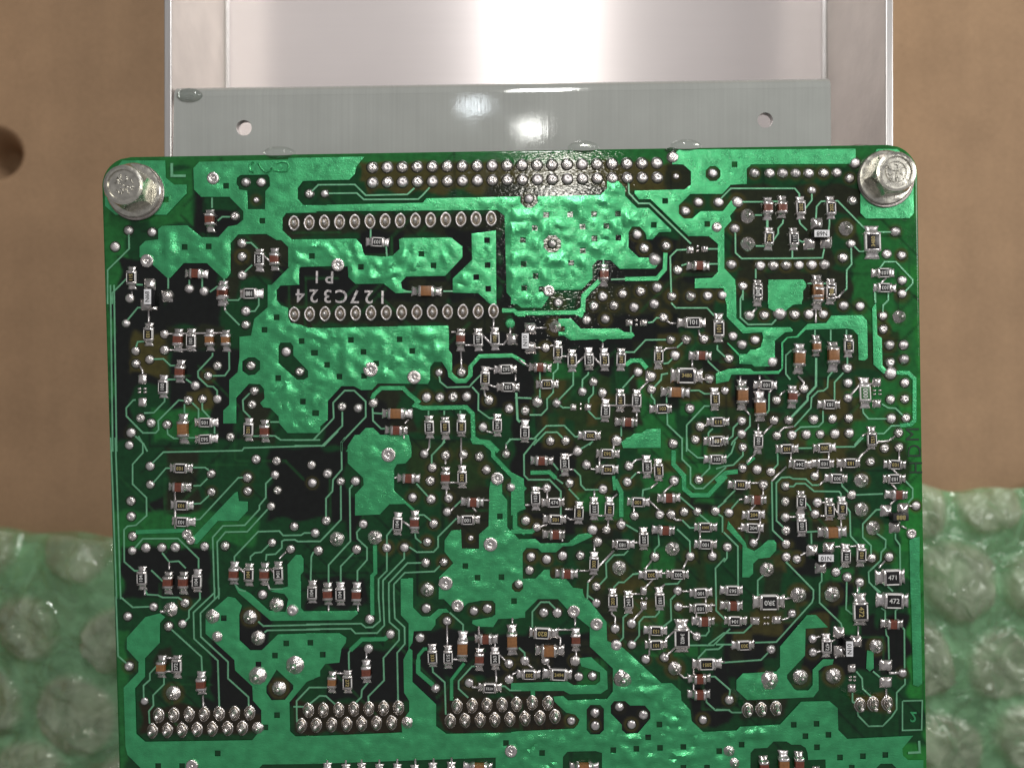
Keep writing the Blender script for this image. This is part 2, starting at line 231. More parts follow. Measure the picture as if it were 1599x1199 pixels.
# ---------------------------------------------------------------- data read off the board (tile origin, then 1/5 px units)
DATA = r"""
@170 225
+105,130 440,130 445,265 510,318 608,318 608,385 450,553 50,553 -30,485 -30,285
+705,140 660,190 665,355 720,413 940,413 1050,525 1050,590 1000,632 930,645 855,728 725,728 610,635 415,640 385,665 385,745 285,757 240,800 240,885 350,950 455,1045 480,1045 585,930 765,930 890,1050 920,1050 950,1010 950,775 1010,706 1230,702 1310,750 1345,750 1430,835 1430,940 1240,1130 1240,1250 1310,1250 1310,1140 1340,1105 1485,1100 1485,975 1500,960 1620,957 1620,118
-1030,243 1240,240 1255,265 1258,330 1222,370 1220,510 1085,510 1080,365 1020,355 997,310 1000,265
-1475,345 1515,290 1700,285 1700,478 1520,478 1475,430
-1355,580 1385,540 1700,534 1700,743 1430,745 1355,675
q915,328 1198,600 592,805 780,800 445,435 1585,875
T22 490,150 490,250 600,250
O155,675 338,690 50,803 1068,300 1190,300 985,565 1565,390 1038,775 1040,880 1042,1025 628,1130 745,1150
O22 1150,438
A52 298,912
D50 815,268
T155,700 158,820 -10,985 -10,1250
T145,1045 25,1165 25,1250
T1070,772 1110,772 1170,830
W16 1200,860 1270,930
T1060,1000 1120,945
T805,420 805,500
T850,600 885,570 945,570
T628,1060 628,1100
T728,1050 728,1120
T790,1155 845,1115 870,1115
T900,1050 900,1080
T463,1045 463,1130
T215,1098 265,1100
R1180,905 v 300
C1300,900 v
C795,595 v
C690,1018 h
C900,1160 v
R180,1050 v 511
R1110,1165 h 100
@490 225
+-200,110 395,100 330,180 320,235 275,280 -200,290
+-200,482 850,460 880,425 1650,410 1650,1250 1540,1200 1505,1160 1490,560 1430,515 -200,528
+-200,745 330,740 375,790 385,840 400,870 560,880 615,872 670,820 665,745 690,735 1070,730 1160,800 1160,885 1025,1030 720,1035 680,1080 690,1130 770,1160 640,1165 545,1090 325,1092 270,1040 265,955 130,955 -200,960
+1232,700 1380,680 1422,675 1425,1250 1380,1250 1285,1165 1085,1160 1085,1050 1235,905
q840,858 935,948 368,960 1352,752 1357,945 1268,1040 1362,1130
T-25,380 35,320 320,318 405,402 730,395 785,345
T118,387 335,385 390,435 815,432 850,400 905,340
O30 85,390
A52 188,943
T443,660 443,745
T565,800 570,875
T700,1150 775,1155
T1010,1150 1090,1150
R505,770 h 103
C880,1150 h 240 80 b
@810 225
+-60,412 640,400 690,345 690,290 780,290 830,345 830,405 925,500 1015,500 1190,670 1190,685 1095,690 1045,745 1000,745 990,695 945,645 885,645 857,690 857,810 935,885 1040,890 1095,930 1065,972 790,975 715,905 615,905 575,950 575,1050 490,1138 270,1140 200,1250 -60,1250
+1250,45 1200,100 1200,160 1285,160 1345,215 1345,320 1295,355 905,365 905,390 940,432 1030,432 1325,720 1485,720 1555,780 1555,1000 1510,1045 1375,1050 1375,1125 1600,1125 1620,1250 1695,1250 1690,1060 1605,970 1605,660 1660,600 1650,560 1700,500 1660,440 1595,525 1420,525 1355,582 1290,582 1250,545 1250,480 1340,390 1590,390 1650,325 1650,42
o70 80,430 262,780
o60 1517,232
q215,553 402,550 588,548 775,545 125,655 498,645 684,640 33,750 592,737 778,732 500,832 38,938 410,928 132,1030 43,1125 178,1133 1055,632 1143,445 1472,625
O45 1205,105 1545,650 1060,905
O22 1228,253
O1515,230 1402,455 1560,455 1300,525 922,708 978,815 1150,795 80,430 262,780 1240,985 1080,1120 950,1150 810,1170 655,1190 1195,1190 1340,1190 1475,1185 1590,1180
A45 235,1145
T857,310 860,385 935,465 1020,465 1345,780
T1310,825 1235,828 1182,880 1190,1170
T1480,820 1560,820
T1485,937 1560,937
T1270,950 1310,937
T36 1145,850 1140,980 1080,1050 830,1055
T720,1058 830,1055
T40 630,1070 500,1190
P1338,825 60 60
P1452,820 55 50
P1395,800 22 22
P1395,835 22 22
C1405,950 h
C668,1020 v
T660,895 660,940
@1130 225
+-60,45 1030,38 1030,155 215,160 180,195 180,312 45,320 -60,395
+1195,40 1355,40 1480,165 1485,540 1450,580 1110,582 1068,540 1068,330 1150,150
+350,1060 620,1058 645,1090 645,1115 610,1160 610,1250 345,1250
q85,160
O240,228 360,228 460,228 562,228 663,228 780,226 882,224 985,268 1005,443 85,660 993,780 930,888 60,942 285,950 388,950 487,948 588,946 687,944 787,942 1272,860 1387,870 1338,685 1392,1065 1392,1170 150,1110 0,1175
O40 1025,150 105,455
O28 688,362
B57 185,563 190,780 952,660
T-35,440 55,348 555,348 590,390 590,420
T145,453 310,453
T365,450 425,450
T245,556 300,556
T20 340,590 340,650
T465,590 460,620 425,660 425,700 380,765
T250,797 320,797
T90,690 92,850 140,895 530,893 770,890 785,820
T535,830 535,893
T688,390 688,440 625,520
T590,590 595,620 650,675
T720,580 725,490 760,450 795,447
T825,590 825,630 815,700
T870,445 890,445 1105,665
T1175,688 1310,688
T1020,800 1060,840 1100,840
T995,810 998,940 960,985 960,1130 895,1195
T570,740 610,765 640,760
T1215,975 1255,920 1345,920 1475,1060 1475,1090 1410,1160
W1270,1045 1220,1095
T250,975 250,1050
T655,1090 690,1090
T755,1090 810,1090
T1180,1150 1180,1220
T1285,1150 1285,1220
T150,1140 150,1220
C335,505 v
C455,505 v
R598,500 v 202
R832,500 v 202
R348,735 v 206
R540,740 v 511
R1150,765 v 3480 260 120
R1245,1005 h 103
R1245,1125 h 103
R262,1145 v 101
C725,1140 v 240 80 b
R830,1140 v 103
S740,712 h N68 725,620 668,780 800,770
@170 455
+1240,-50 1310,-50 1310,70 1345,110 1400,130 1400,200 1420,245 1500,262 1560,285 1650,285 1650,1105 1395,1105 1330,1030 1325,975 1260,910 1205,905 1180,870 1215,835 1210,760 1180,725 1095,720 995,830 995,1030 893,1030 893,930 940,885 940,690 1005,630 1020,520 1020,355 1110,345 1135,215 1240,125
-1340,400 1420,400 1440,430 1440,500 1555,620 1555,670 1520,690 1470,690 1325,560 1325,430
-1090,515 1140,515 1180,545 1180,610 1140,650 1090,655 1042,620 1042,545
q1310,203 1215,300 1505,388 1322,677 1515,860 1610,950 1600,480
O165,55 135,250 210,465 212,565 320,532 437,335 437,458 1070,155 1070,262 848,582 775,660 675,735 620,850 730,840 848,840 1385,472 1110,580 1490,627 1135,777 1118,883 248,988 332,1028 455,1040 175,1103 950,1135 160,1200
T12,-50 30,1250
T40,-50 60,1250
W180,0 180,50
T145,225 225,128 270,128
W310,150 310,250
T210,440 225,395 285,390
W460,332 540,332 640,328 780,326 900,322
W465,458 640,455
T350,530 425,528 480,580 540,580
W240,580 262,620 262,650
T455,688 540,688
T600,685 650,720
T810,480 808,505 695,625 697,670 770,740 815,745 845,775 845,810
T938,450 940,610 905,658 810,660
W905,110 905,150
T905,150 1020,265
T930,70 1010,70 1040,40
T1170,40 1170,110 1140,155 1090,158
T210,848 190,850 135,910 137,975 265,1105 365,1105 388,1080 385,1010 545,850 600,855
T435,820 435,860 350,948 275,950
T590,880 590,950
T650,870 700,920 700,1000
T728,870 730,925 790,990
T825,1040 825,1110
T455,1070 460,1115 505,1148 550,1148
T620,1143 700,1143
T205,1130 270,1190 300,1250
T1100,795 1045,850 1050,930 1105,985
T1260,1020 1330,1020
T1125,1130 1200,1130
T1255,1128 1295,1128 1340,1160 1650,1160
C890,20 v
R1110,20 h 100
S335,50 v N68 320,-55 290,105 455,38
P345,133 70 30
R315,340 v 103
C545,380 v
R650,385 v 101
C795,380 v 170 65 b
C920,380 v 170 65 b
C563,630 v
R430,745 v 100
P262,685 70 80
P262,865 70 75
P240,760 28 20
P285,760 28 20
P240,787 28 20
P285,787 28 20
C590,1070 v 240 80 b
R760,1020 h 105
R760,1148 h 562
R1095,1080 v 102
C1220,1085 v
O45 460,35
@490 455
+-60,290 870,268 1050,268 1055,340 1055,460 1080,490 1080,630 1085,640 1130,680 1180,680 1205,650 1205,585 1290,490 1550,485 1650,540 1650,580 1550,515 1300,522 1240,590 1240,660 1190,715 1110,718 1050,665 1045,620 1000,550 940,550 908,590 908,690 890,722 500,718 455,768 370,770 315,740 215,740 110,855 110,1000 0,1100 -60,1105
+540,1250 760,1250 700,1150 545,1145 465,1065 405,1065 290,1190 250,1250
+1290,-30 1425,-30 1425,75 1370,95 1345,75
q290,380 670,375 388,472 768,465 103,573 487,563 200,665 392,660 18,950 10,480
G38 1533,252
W1533,280 1533,335
A58 443,610
D55 783,670
O1153,632 220,900 345,912 465,872 880,828 983,828 1087,825 1193,822 1367,850 1525,915 1320,1062
O30 977,635
T36 1470,150 1560,150 1600,180 1650,180
W1075,318 1110,318
W1148,450 1152,600
W1403,200 1403,280
W1180,420 1245,420
W20 1315,340 1385,410
W1450,415 1480,415 1510,380
T980,665 985,705 1040,750 1215,745 1235,720 1305,650
T1235,745 1285,800 1283,925 1370,990 1405,990
W1330,600 1430,605
W1370,730 1410,745 1440,745
W1330,760 1335,810 1350,830
W1575,650 1575,700
T20 1580,790 1590,1000 1610,1020
T36 455,840 470,805 525,755 700,755 740,800 815,860 790,890 845,910 1190,905 1240,955 1245,1140 1290,1170 1370,1180 1440,1250
T155,990 150,870 240,775 315,775 405,860 405,980 215,1180 215,1250
T155,990 -5,1160 -150,1162
T222,940 222,1050 60,1210
T458,910 460,950 540,955
T460,950 462,1010 525,1072 580,1072
W710,1030 740,1000
W700,1110 705,1150
T895,930 895,965
T1018,930 1018,965
T1143,930 1143,965
T905,1140 905,1220
T1027,1140 1000,1200
T1150,1140 1150,1220
W1345,1090 1400,1105
T1500,1200 1530,1155 1650,1155
C1147,370 v
R1280,375 v 183
R1412,370 v 105
S1650,390 v N10 1550,375 1690,290 1690,440
R1335,680 v 113
R1500,605 h 562
R1520,750 h 103
C645,950 h 240 80 b
C650,1080 h
R905,1055 v 103
R1025,1055 v 103
R1150,1055 v 303
R1430,1045 v 562
@810 455
+-60,-50 200,0 200,100 180,128 20,128 -60,60
+310,215 410,213 485,292 780,290 825,318 890,320 905,345 880,368 690,372 655,395 620,372 405,382 350,345 310,345
+1000,1075 1108,1070 1108,1190 800,1190 900,1110 960,1105
q337,292
T36 -30,172 450,165 490,140
T40 570,-30 505,50 500,150 460,170 500,190
B48 285,275
O230,0 308,90 528,225 652,45 585,115 742,112 810,22 900,125 675,217 948,0 1057,100 1195,42 1345,40 1475,38 1590,35 210,440 1130,205 1185,380 1305,378 1445,372 1220,500 930,630 1487,683 1035,765 1335,915 582,708 497,782 653,793 295,873 50,932 1415,1055 1378,1158 245,1168 365,1165 1205,1190
O40 1030,665 145,865
O40 765,1165
T1190,90 1225,130 1470,130 1525,190
W130,285 220,285
T875,270 875,320
T1010,245 1045,240 1075,208 1100,208
W1155,230 1185,250 1230,250
W1405,300 1410,340 1435,360
T820,475 900,475 990,380 1150,378
W655,400 655,450
W330,505 395,510
W20 450,565 510,510
W20 580,510 640,570
W130,440 190,440
W245,425 280,420
T36 835,575 880,540 950,540 1000,600
W24 1000,620 1000,700
W1035,680 940,770
T305,555 305,605 270,640 268,690
W0,530 75,585
T425,620 425,730 295,865
T545,630 540,650 497,690 495,750
T582,740 580,800 545,840 545,870
T900,655 850,710 810,755
W1125,465 1150,445 1235,440
T1235,440 1285,395
T1130,565 1165,560 1200,525
T1550,420 1550,455 1620,520
T1475,530 1480,550 1570,635 1620,640
W1355,530 1355,590
T1060,745 1110,690 1115,650 1165,640
W1410,640 1430,685 1465,690
T1340,775 1405,773 1450,800 1500,800
T1035,795 1035,820 1060,850 1060,880
T1155,820 1155,870
T1158,935 1160,1040 1275,1150 1275,1250
T1490,895 1450,895 1310,1045 1310,1250
W1440,1050 1475,1045
T1515,1070 1480,1105 1480,1130
T165,620 165,690
T165,760 165,830
T-30,830 100,835
T268,760 268,790 220,840 222,915 175,965 85,965
T320,890 345,908 400,908
W655,820 655,850
W710,890 900,888
W920,930 920,980
T540,930 600,992 650,992
T800,1050 800,1130
T75,1150 120,1150 215,1050 355,1048 440,1135 475,1135
T115,1200 210,1100 300,1100 345,1145
T575,1170 550,1200
R300,480 v 104
R418,540 v 185
R547,540 v 272
R668,540 v 272
R793,535 v 392
R1085,505 v 202
C1420,500 h
C165,590 h
R215,720 h ^122
P862,245 60 55
P975,245 60 55
P918,225 22 22
P918,262 22 22
R1355,245 h ^101 230 80
R1560,295 v 101 230 80
R1300,655 h ^3480 250 120
C1225,785 h 230 80 b
R1120,915 h ^103
R1530,840 v 220
R795,850 v 561
R920,850 v 103
R678,930 v 303
C850,1020 h
P425,905 55 55
P540,905 55 55
P483,880 18 22
P483,915 18 22
R45,1100 v 103
R560,1125 h 202
R1550,1020 h 513
R1550,1165 h 183
@1130 455
+-10,-50 95,-50 100,210 175,280 520,280 540,300 535,315 480,320 400,385 400,550 370,585 240,588 220,570 125,565 120,505 25,405 35,400 125,490 180,490 210,455 250,455 290,435 310,360 300,320 150,328 25,200 25,60
+345,-50 620,-50 620,60 600,100 540,105 480,155 400,160 350,130
+40,605 150,600 210,605 235,625 430,620 450,600 450,400 495,355 565,350 655,255 800,248 840,190 1080,185 1120,230 1125,520 1100,540 1055,535 1048,340 1010,300 965,290 640,300 580,360 500,365 465,405 465,600 430,645 60,650 40,700 -60,720 -60,640
+1190,90 1200,340 1235,365 1240,580 1270,610 1250,645 1170,570 1160,130
T34 1350,635 1440,635 1490,685 1490,1010 1460,1040 1380,1048
T1380,1048 1310,1050 1250,1110 1175,1110
O45 437,175 1300,640
O200,190 315,187 553,182 665,180 777,180 935,112 1063,117 1392,28 1240,193 1243,297 72,350 143,417 245,380 40,525 1293,420 1403,420 1297,558 1407,532 963,600 625,760 412,850 968,715 970,833 1413,715 1300,845 1413,842 1305,993 1422,990 700,1000 847,995 975,990 393,1007 507,1005 140,1010 140,1113 415,1125 532,1120 643,1117 752,1115 867,1112 978,1108 1365,1105 10,20
O38 377,550
B52 1370,200
T150,-30 150,20 130,60 130,205 190,260 375,258 410,220
W20 260,130 220,170
W720,110 720,245
W860,48 900,45 945,-10
T1183,10 1185,90
T1285,15 1285,70 1245,110 1242,160
T712,300 712,345
T835,300 835,385
T958,300 958,340
T965,515 965,570
W130,660 130,710
W280,655 280,690
W270,760 270,800
T530,460 485,500 485,645 520,690
W580,660 625,710 625,740
T20 722,520 720,740 655,810
T20 655,810 655,850 530,980
T850,625 815,670 810,750 780,775 735,780 685,830 680,910 550,1055
W550,1055 470,1065 430,1100
T935,635 865,710 865,850
T775,930 775,1020 740,1055 600,1060 550,1100
W480,775 435,815
W600,795 560,830
W20 990,810 1060,735 1170,720
T1085,910 1090,950 1130,995 1275,995
T1235,880 1285,910 1340,912 1395,965
W395,740 355,790
T355,790 352,930 310,980
W170,925 205,965
T205,965 205,1050 165,1090
T115,1025 75,1065 70,1130 30,1160
T110,1135 70,1175 60,1200
W270,1030 270,1090
W380,1040 310,1110
W1110,1110 1080,1130
T1080,1130 1020,1200
W1340,1130 1290,1165 1210,1175
R265,20 v 101
C725,30 v 230 80 b
R830,20 v 103
C580,520 v 240 85 b
C720,430 v 170 65 b
C845,500 v 240 85 b
R970,430 v 151
C140,810 v 240 85 b
R325,730 h 103
C530,820 v
C280,910 v 240 85 b
R820,885 h 183
R1095,790 v 000 240 85 g
P1195,710 70 70
P1195,875 70 70
P1175,773 24 16
P1220,773 24 16
P1175,802 24 16
P1220,802 24 16
R265,1165 v 100
R1150,1155 v 152
O30 10,775
@170 685
O160,60 322,213 325,357 800,272 802,415 1083,302 1083,408 1150,160 1310,173 1297,282 1317,403 1267,527 1447,685 172,485 175,605 185,760 183,872 290,850 415,848 520,846 748,840 908,835 1275,810 1420,860 1583,205 1588,345
T14,-10 30,400 60,1250
T50,-10 65,400 92,1250
T230,-20 265,40 265,110 185,200 185,355 293,460 295,600 210,675 145,683 118,710 120,960 200,1030 240,1030
T340,190 425,105 1040,93 1055,72 1650,55
T350,340 445,230 480,230
T660,225 750,225 785,250
T660,368 715,365 770,310
T665,508 715,505 785,440
T680,632 710,628 1010,305 1050,302
W20 515,400 517,700
T36 210,728 580,715 620,750
+600,750 660,760 985,420 1005,412 1015,485 1085,490 1085,560 1010,640 850,640 690,820 640,820
D40 610,745
D36 640,790
T205,850 265,780 540,778 700,935 700,1010
T415,890 470,960 545,955 600,1010
W470,960 470,1020
T1275,300 1225,350 1225,460 1175,520 1175,550 1060,675 890,680 810,770 825,1250
T1240,550 1080,725 910,728 845,805 858,1250
T980,960 980,920 1165,725 1330,720 1360,755 1500,752 1525,735 1600,735
T1250,825 1190,885 1140,890 1105,920 1105,950
T1225,950 1230,905 1300,900 1350,850 1350,800 1370,790 1450,788 1475,802 1650,800
W1385,880 1330,935
T1580,920 1575,1110
T1600,880 1580,920
W20 1010,1000 1070,1060
T330,1025 430,1120
W20 720,1060 640,1115
W20 1260,1010 1310,1070
T980,1130 1020,1180 1070,1190
W1235,1120 1255,1175
T1255,1175 1400,1170
W280,1160 280,1220
R570,230 h 103
C555,375 h
R580,520 h 103
R580,640 h 103
R265,1085 v 104
C467,1110 v
C590,1110 v
R695,1110 v 104
C980,1050 v
R1097,1055 v 104
C1222,1050 v
R1328,1050 v 104
+1460,905 1500,905 1520,935 1520,1035 1497,1060 1495,1250 1400,1250 1395,980
@490 685
+320,-30 740,-30 762,60 762,140 715,192 650,197 627,235 627,405 790,550 770,560 715,508 590,510 515,590 322,598 322,435 390,360 385,305 265,190 265,55
+1380,330 1470,330 1470,430 1510,480 1510,690 1620,800 1640,1250 975,1250 978,1080 1090,970 1020,880 1022,790 1075,715 1150,710 1155,855 1290,858 1290,745 1365,680 1370,400
q1453,605 1183,992 1278,1083 1465,1078
T36 1235,-10 1250,25 1330,30 1400,90 1400,135 1650,400
T-150,55 80,55 190,-60
T245,-10 215,35 218,240 150,320 145,410 95,465 95,610
T210,350 212,630 50,800 -50,800
T305,360 280,390 285,800 115,985 115,1120
T310,890 210,995 210,1120
T365,695 335,730 340,780 415,850 415,945 340,1030 340,1110
T34 477,830 480,1045 455,1070 455,1250
T570,820 570,755 610,705 640,705
T570,885 570,1030 505,1095 505,1250
T705,880 705,935 540,1105 540,1250
T840,968 730,970 585,1125 585,1250
T985,990 940,1035 710,1045 625,1135 625,1250
T745,845 805,885 935,883 970,845 970,765 1115,620
W905,-10 900,70 880,100
T1025,20 920,130 920,195
W1028,160 1028,200
W1150,-10 1150,200
W1035,370 1035,440
W1060,342 1125,342
W1070,560 1100,530
T1100,530 1145,487 1170,487
T800,350 890,450
W20 690,640 760,690
T820,595 860,595 915,640
T790,740 795,775 840,812
W1240,535 1270,570
W1330,480 1375,480
W630,305 660,300
W1500,80 1500,40
T1500,40 1540,5 1650,5
T38 1650,530 1570,560 1570,690 1650,740
C745,305 h
C1028,300 v
R1163,300 v 303
C1250,490 h
R1205,630 h 100
R660,665 v 104
C790,650 v
R-10,1200 v 104
C110,1210 v
R212,1210 v 104
C338,1210 v
A57 583,125
D57 1380,823 1030,1125
D52 1433,310
B58 180,780 478,770
B54 885,1178
O108,272 210,333 325,330 97,638 385,665 335,862 35,872 10,735 570,850 708,848 885,805 935,662 915,470 770,458 910,328 925,225 862,118 1028,130 1168,125 1292,140 1347,243 1540,378 1500,120 1052,463 1040,570 873,967 1015,962 1600,1130
O22 1225,775
+740,1085 770,1085 772,1250 678,1250 680,1150
@810 685
+-60,260 40,310 45,510 0,570 -60,600
T36 -60,725 100,725 130,700
+-60,785 130,780 170,815 385,812 465,745 540,735 580,760 420,835 345,838 290,885 180,885 150,855 60,850 30,890 30,1030 -60,1100
+60,1160 200,1020 240,1020 245,1075 280,1105 340,1110 385,1155 490,1170 520,1250 0,1250
O40 575,710
O245,22 370,18 218,385 397,347 458,98 528,205 657,393 53,638 140,690 685,710 615,803 860,213 847,337 1205,48 1213,328 1405,320 1378,12 903,600 1100,590 1188,590 1290,570 1393,568 1533,563 800,670 95,920 218,940 342,913 480,910 83,1025 8,1130 605,1152 1062,920 1338,917 1512,917
B57 1200,858 783,1007
+800,25 850,-10 1108,-20 1108,70 815,72
T140,0 40,125 42,285 75,320 240,320 328,410 328,590
T34 92,265 240,262 290,310
T290,310 345,350
T265,190 310,245
T390,390 470,475
W395,240 430,240
T430,240 480,290 485,360 520,398 640,398
W590,400 590,450
W130,388 190,388
W222,410 222,470
W50,517 90,517
W370,610 400,630 435,630
W360,550 420,550
W170,685 225,665
W338,770 340,800
W380,137 440,110
T480,80 510,65 580,20
W630,130 630,220
W560,235 610,240
W740,30 740,80
T28 740,290 750,400
T38 750,320 800,420 800,610
W24 800,620 800,670
W770,430 720,475
W620,600 670,600
W700,630 695,690
T835,670 930,725
W890,810 940,810
W965,155 920,165 880,195
W960,262 920,265
T920,265 875,310
W1015,250 1050,225
W1085,340 1030,385
T1030,385 970,400 965,450
W1015,480 1100,560
W897,510 900,580
W1205,350 1130,420
T1255,450 1370,550
T1410,590 1495,660
W1200,610 1230,635 1275,635
T1275,635 1335,695 1375,695
T1560,590 1590,610 1590,730
T1235,705 1335,800 1338,900
T1090,740 1095,830 1060,865 1060,900
W1415,720 1415,780
W1510,860 1510,900
W1320,935 1285,1010
W1040,945 985,1020
W1115,1050 1160,1048
W590,880 590,820
W470,1030 550,1030
W20 745,870 620,1000
W590,1065 540,1120
T540,1120 535,1250
T855,870 820,905 740,908 680,970 685,1080 630,1140
T945,1050 890,1058 820,1120 780,1120 740,1160
W1070,1070 980,1170
T1275,1085 1240,1130 1140,1135
W1140,1135 1100,1170
T38 1210,90 1208,200 1290,290 1290,390 1350,440 1480,440 1620,290
T1275,-10 1275,160 1340,225 1340,350 1380,388 1440,388 1620,220
T1312,-10 1315,80 1395,148 1455,150
T1490,190 1490,230 1420,300
T1610,930 1535,1010 1540,1250
T1550,540 1620,480
C180,170 h
R357,195 v 303
R690,115 h 562
R690,240 h 562
R995,220 v 101
R1092,250 v 209
R130,460 v 103
R275,495 h ^474
R285,625 h 105
C290,745 h
R467,575 v 100
R590,540 v 333
R705,545 v 103
R930,490 h 100
C1165,460 h
C1140,712 h
R1455,690 h 2003
R1455,820 h 100
R975,780 v 203
R805,820 h 183
R588,970 v 303
C380,1045 h
R1030,1055 h 202
R1240,1050 h 202
R1540,155 h ^103
R1530,18 h ^183
@1130 685
O148,68 145,230 260,240 367,257 710,292 1145,180 1255,75 1368,68 308,360 480,370 480,490 480,612 485,715 485,820 487,922 570,938 730,497 713,587 997,438 1500,523 40,577 232,812 28,845 875,1040 963,1080 1060,1120 1155,930 1290,922
B56 1075,325 1075,550 1165,695 337,1020
D40 1465,740
+1450,790 1530,760 1530,1250 1460,1250
+35,640 165,800 185,850 240,875 290,840 345,790 395,790 412,815 410,870 360,925 270,935 230,975 230,1050 200,1080 145,1080 148,830 25,700
T150,100 150,130 75,205 0,215 -60,235
T90,20 60,110 20,150
W270,90 180,190
T30 240,145 180,195
T38 110,255 20,265 -60,330
T550,75 690,73
T850,65 1020,62 1090,-10
W1310,5 1280,20 1210,20 1180,50
W1130,80 1085,120 1050,160
W1370,100 1370,170
T420,110 422,200 390,235
W525,110 525,170
W820,90 820,170
W650,190 695,190
W490,215 375,330
T375,330 382,715 470,800
T760,350 740,362 690,362 640,315 540,312 515,300 450,303 410,345 412,640 470,695
T510,372 545,372 565,350 635,350 705,410 900,412 915,430 915,470
W790,320 750,360
W735,240 730,275
W915,210 917,255
T920,345 925,370 975,420
T1035,438 1245,430
W1310,230 1360,275
W1310,350 1350,395
T1410,320 1475,390 1475,460 1440,500
W1450,525 1480,525
W1350,470 1300,510
T1225,552 1190,555 1085,665 1085,770 1150,835 1150,900
T1195,740 1265,790 1262,850 1230,885 1225,950 1130,1040 1135,1120 1210,1200
T1340,740 1340,780 1375,830 1378,1020
W1385,680 1430,700
W1260,950 1210,1010
W215,345 280,345
W308,390 308,440
W250,510 210,555
W285,620 285,670
W285,720 270,780 250,795
W155,470 120,475
T120,475 60,545
T90,400 0,490
W110,700 160,700
T620,480 670,530 680,560
W510,610 570,610
W770,497 800,497
W750,600 800,603
W840,510 900,590
T960,535 985,570 990,760 1045,820
W915,620 918,690
T640,728 740,722
T683,735 685,820
W870,843 920,840
W985,840 1050,835
T960,970 900,1020
W1100,945 1130,945
W660,880 600,910
T485,960 700,1180 700,1250
T765,1040 765,1110 748,1130 748,1250
T960,1110 958,1250
T1060,1150 1045,1250
T310,1065 265,1105 265,1250
T25,880 25,930 0,960
T0,730 110,840 112,1160
R485,75 h 102
R775,72 h 202
R585,195 h 244
R780,195 h 103
R980,185 h 183
R1325,195 h 103
R1325,310 h 103
R875,308 h 303
C1350,430 h
S1350,600 h 888 1265,560 1400,545 1335,690
R125,355 h ^103
C250,470 h
R225,590 h ^204
R225,695 h ^204
R600,490 v 472
R605,680 v 103
R820,555 v 104
R920,545 v 145
C840,725 h 230 85 b
S772,915 h N10 690,870 820,850 757,1005
R950,910 v 103
R1070,900 v 103
R1300,1075 h ^471 230 120
@170 915
+285,240 400,210 440,240 400,285 398,440 283,560 283,705 205,795 215,1150 285,1212 1120,1200 1190,1110 1190,965 1125,890 1120,780 985,655 980,575 755,370 755,230 850,150 930,80 985,90 1040,150 1018,220 1020,420 1105,498 1195,498 1320,375 1650,365 1650,700 1545,745 1410,905 1415,1130 1455,1170 1650,1168 1650,1385 1200,1390 1170,1420 1170,1600 430,1600 145,1315 130,1250 115,790 230,670 232,590 140,490 140,400
+985,0 1060,30 1110,60 1250,190 1380,200 1400,100 1370,60 1260,40 1400,0 1400,-40 1500,-40 1500,170 1530,200 1650,195 1650,266 1265,270 1010,50
-1310,650 1440,770 1440,800 1375,885 1270,888 1230,830 1230,780
q1385,445 1573,440 1297,540 1168,610 1313,1005 1222,1100 897,248 850,1303 385,1402 572,1402
O350,160 595,130 148,235 467,312 575,293 1200,65 160,622
O30 280,895
O45 850,390 1437,185
B58 485,180 1103,240 1165,403 1310,145 1330,795 505,833 812,235
B76 1455,612 1165,695
B48 1165,1103
D50 650,1400
E390,1005 508,1002 627,998 745,995 862,992 982,989 1100,985 340,1127 457,1123 572,1120 690,1116 808,1112 928,1108 1043,1105 1503,1085 1558,965
T55,80 72,545 135,600
T92,85 185,165 320,160
T278,20 300,65 380,70 420,88 540,88 575,110
T710,40 712,100 625,190 625,245 590,280
T825,10 825,50 660,205 665,410 850,580 862,940
T860,10 860,70 715,210 718,395 930,590 930,720 1090,865 1092,940
T490,340 722,550 728,670
W735,850 737,940
W450,560 520,560
W450,665 510,665
T385,610 320,680 320,730 270,775 272,870
T430,700 430,765 345,850 348,930 312,975 318,1070
T1165,275 1205,310 1650,300
T1215,360 1235,345 1650,338
T1720,790 1565,790 1465,895 1468,1060
C415,620 v 180 70 b
R540,620 v 272
C730,760 v
W24 400,200 450,200
@490 915
+-60,365 200,365 255,400 250,440 215,490 200,595 90,605 0,725 -60,740
+-120,195 340,190 345,215 290,262 -120,268
+678,-60 775,-60 775,165 845,235 905,235 975,175 1035,175 1060,205 1010,205 950,260 950,300 915,345 780,350 770,440 745,480 770,500 770,745 955,920 955,1090 1035,1150 1650,1140 1650,1340 1440,1335 1440,1600 1420,1600 1420,1335 0,1385 -60,1385 -60,1165 0,1168 690,1140 685,1060 745,975 745,895 705,830 700,570 740,490 740,290 680,225
+978,-60 975,60 1075,160 1170,160 1205,130 1310,110 1395,112 1418,135 1418,220 1390,240 1240,265 1235,290 1280,315 1400,318 1440,255 1650,245 1650,-60
+1440,1330 1650,1330 1650,1600 1440,1600
o45 1590,0
q1563,115 70,533 1500,1222
O437,257 598,373 427,485 878,172 830,400 1040,270 1250,192 1355,172 1523,603 1525,725 1212,752 950,795
D50 1123,150 1540,1285
B50 735,1060
E75,965 195,961 312,957 430,953 545,950 662,945 20,1083 140,1080 258,1076 373,1072 490,1068 608,1064 1118,935 1237,930 1352,925 1470,922 1583,918 1065,1050 1180,1046 1298,1043 1413,1040 1530,1036
T34 455,80 458,225
T505,80 518,270 460,320 405,322 370,292 0,297 -60,298
T540,80 550,305 495,365 325,368 290,332 0,335 -60,338
T585,80 590,280 665,345 665,420 543,560 548,735 425,860 428,920
T625,80 632,250 708,320 710,450 650,520 658,900
T36 575,395 555,412 375,415 285,500
T285,500 272,520 275,650
W410,500 410,570
T425,750 375,810 370,865 330,905
W180,680 250,680
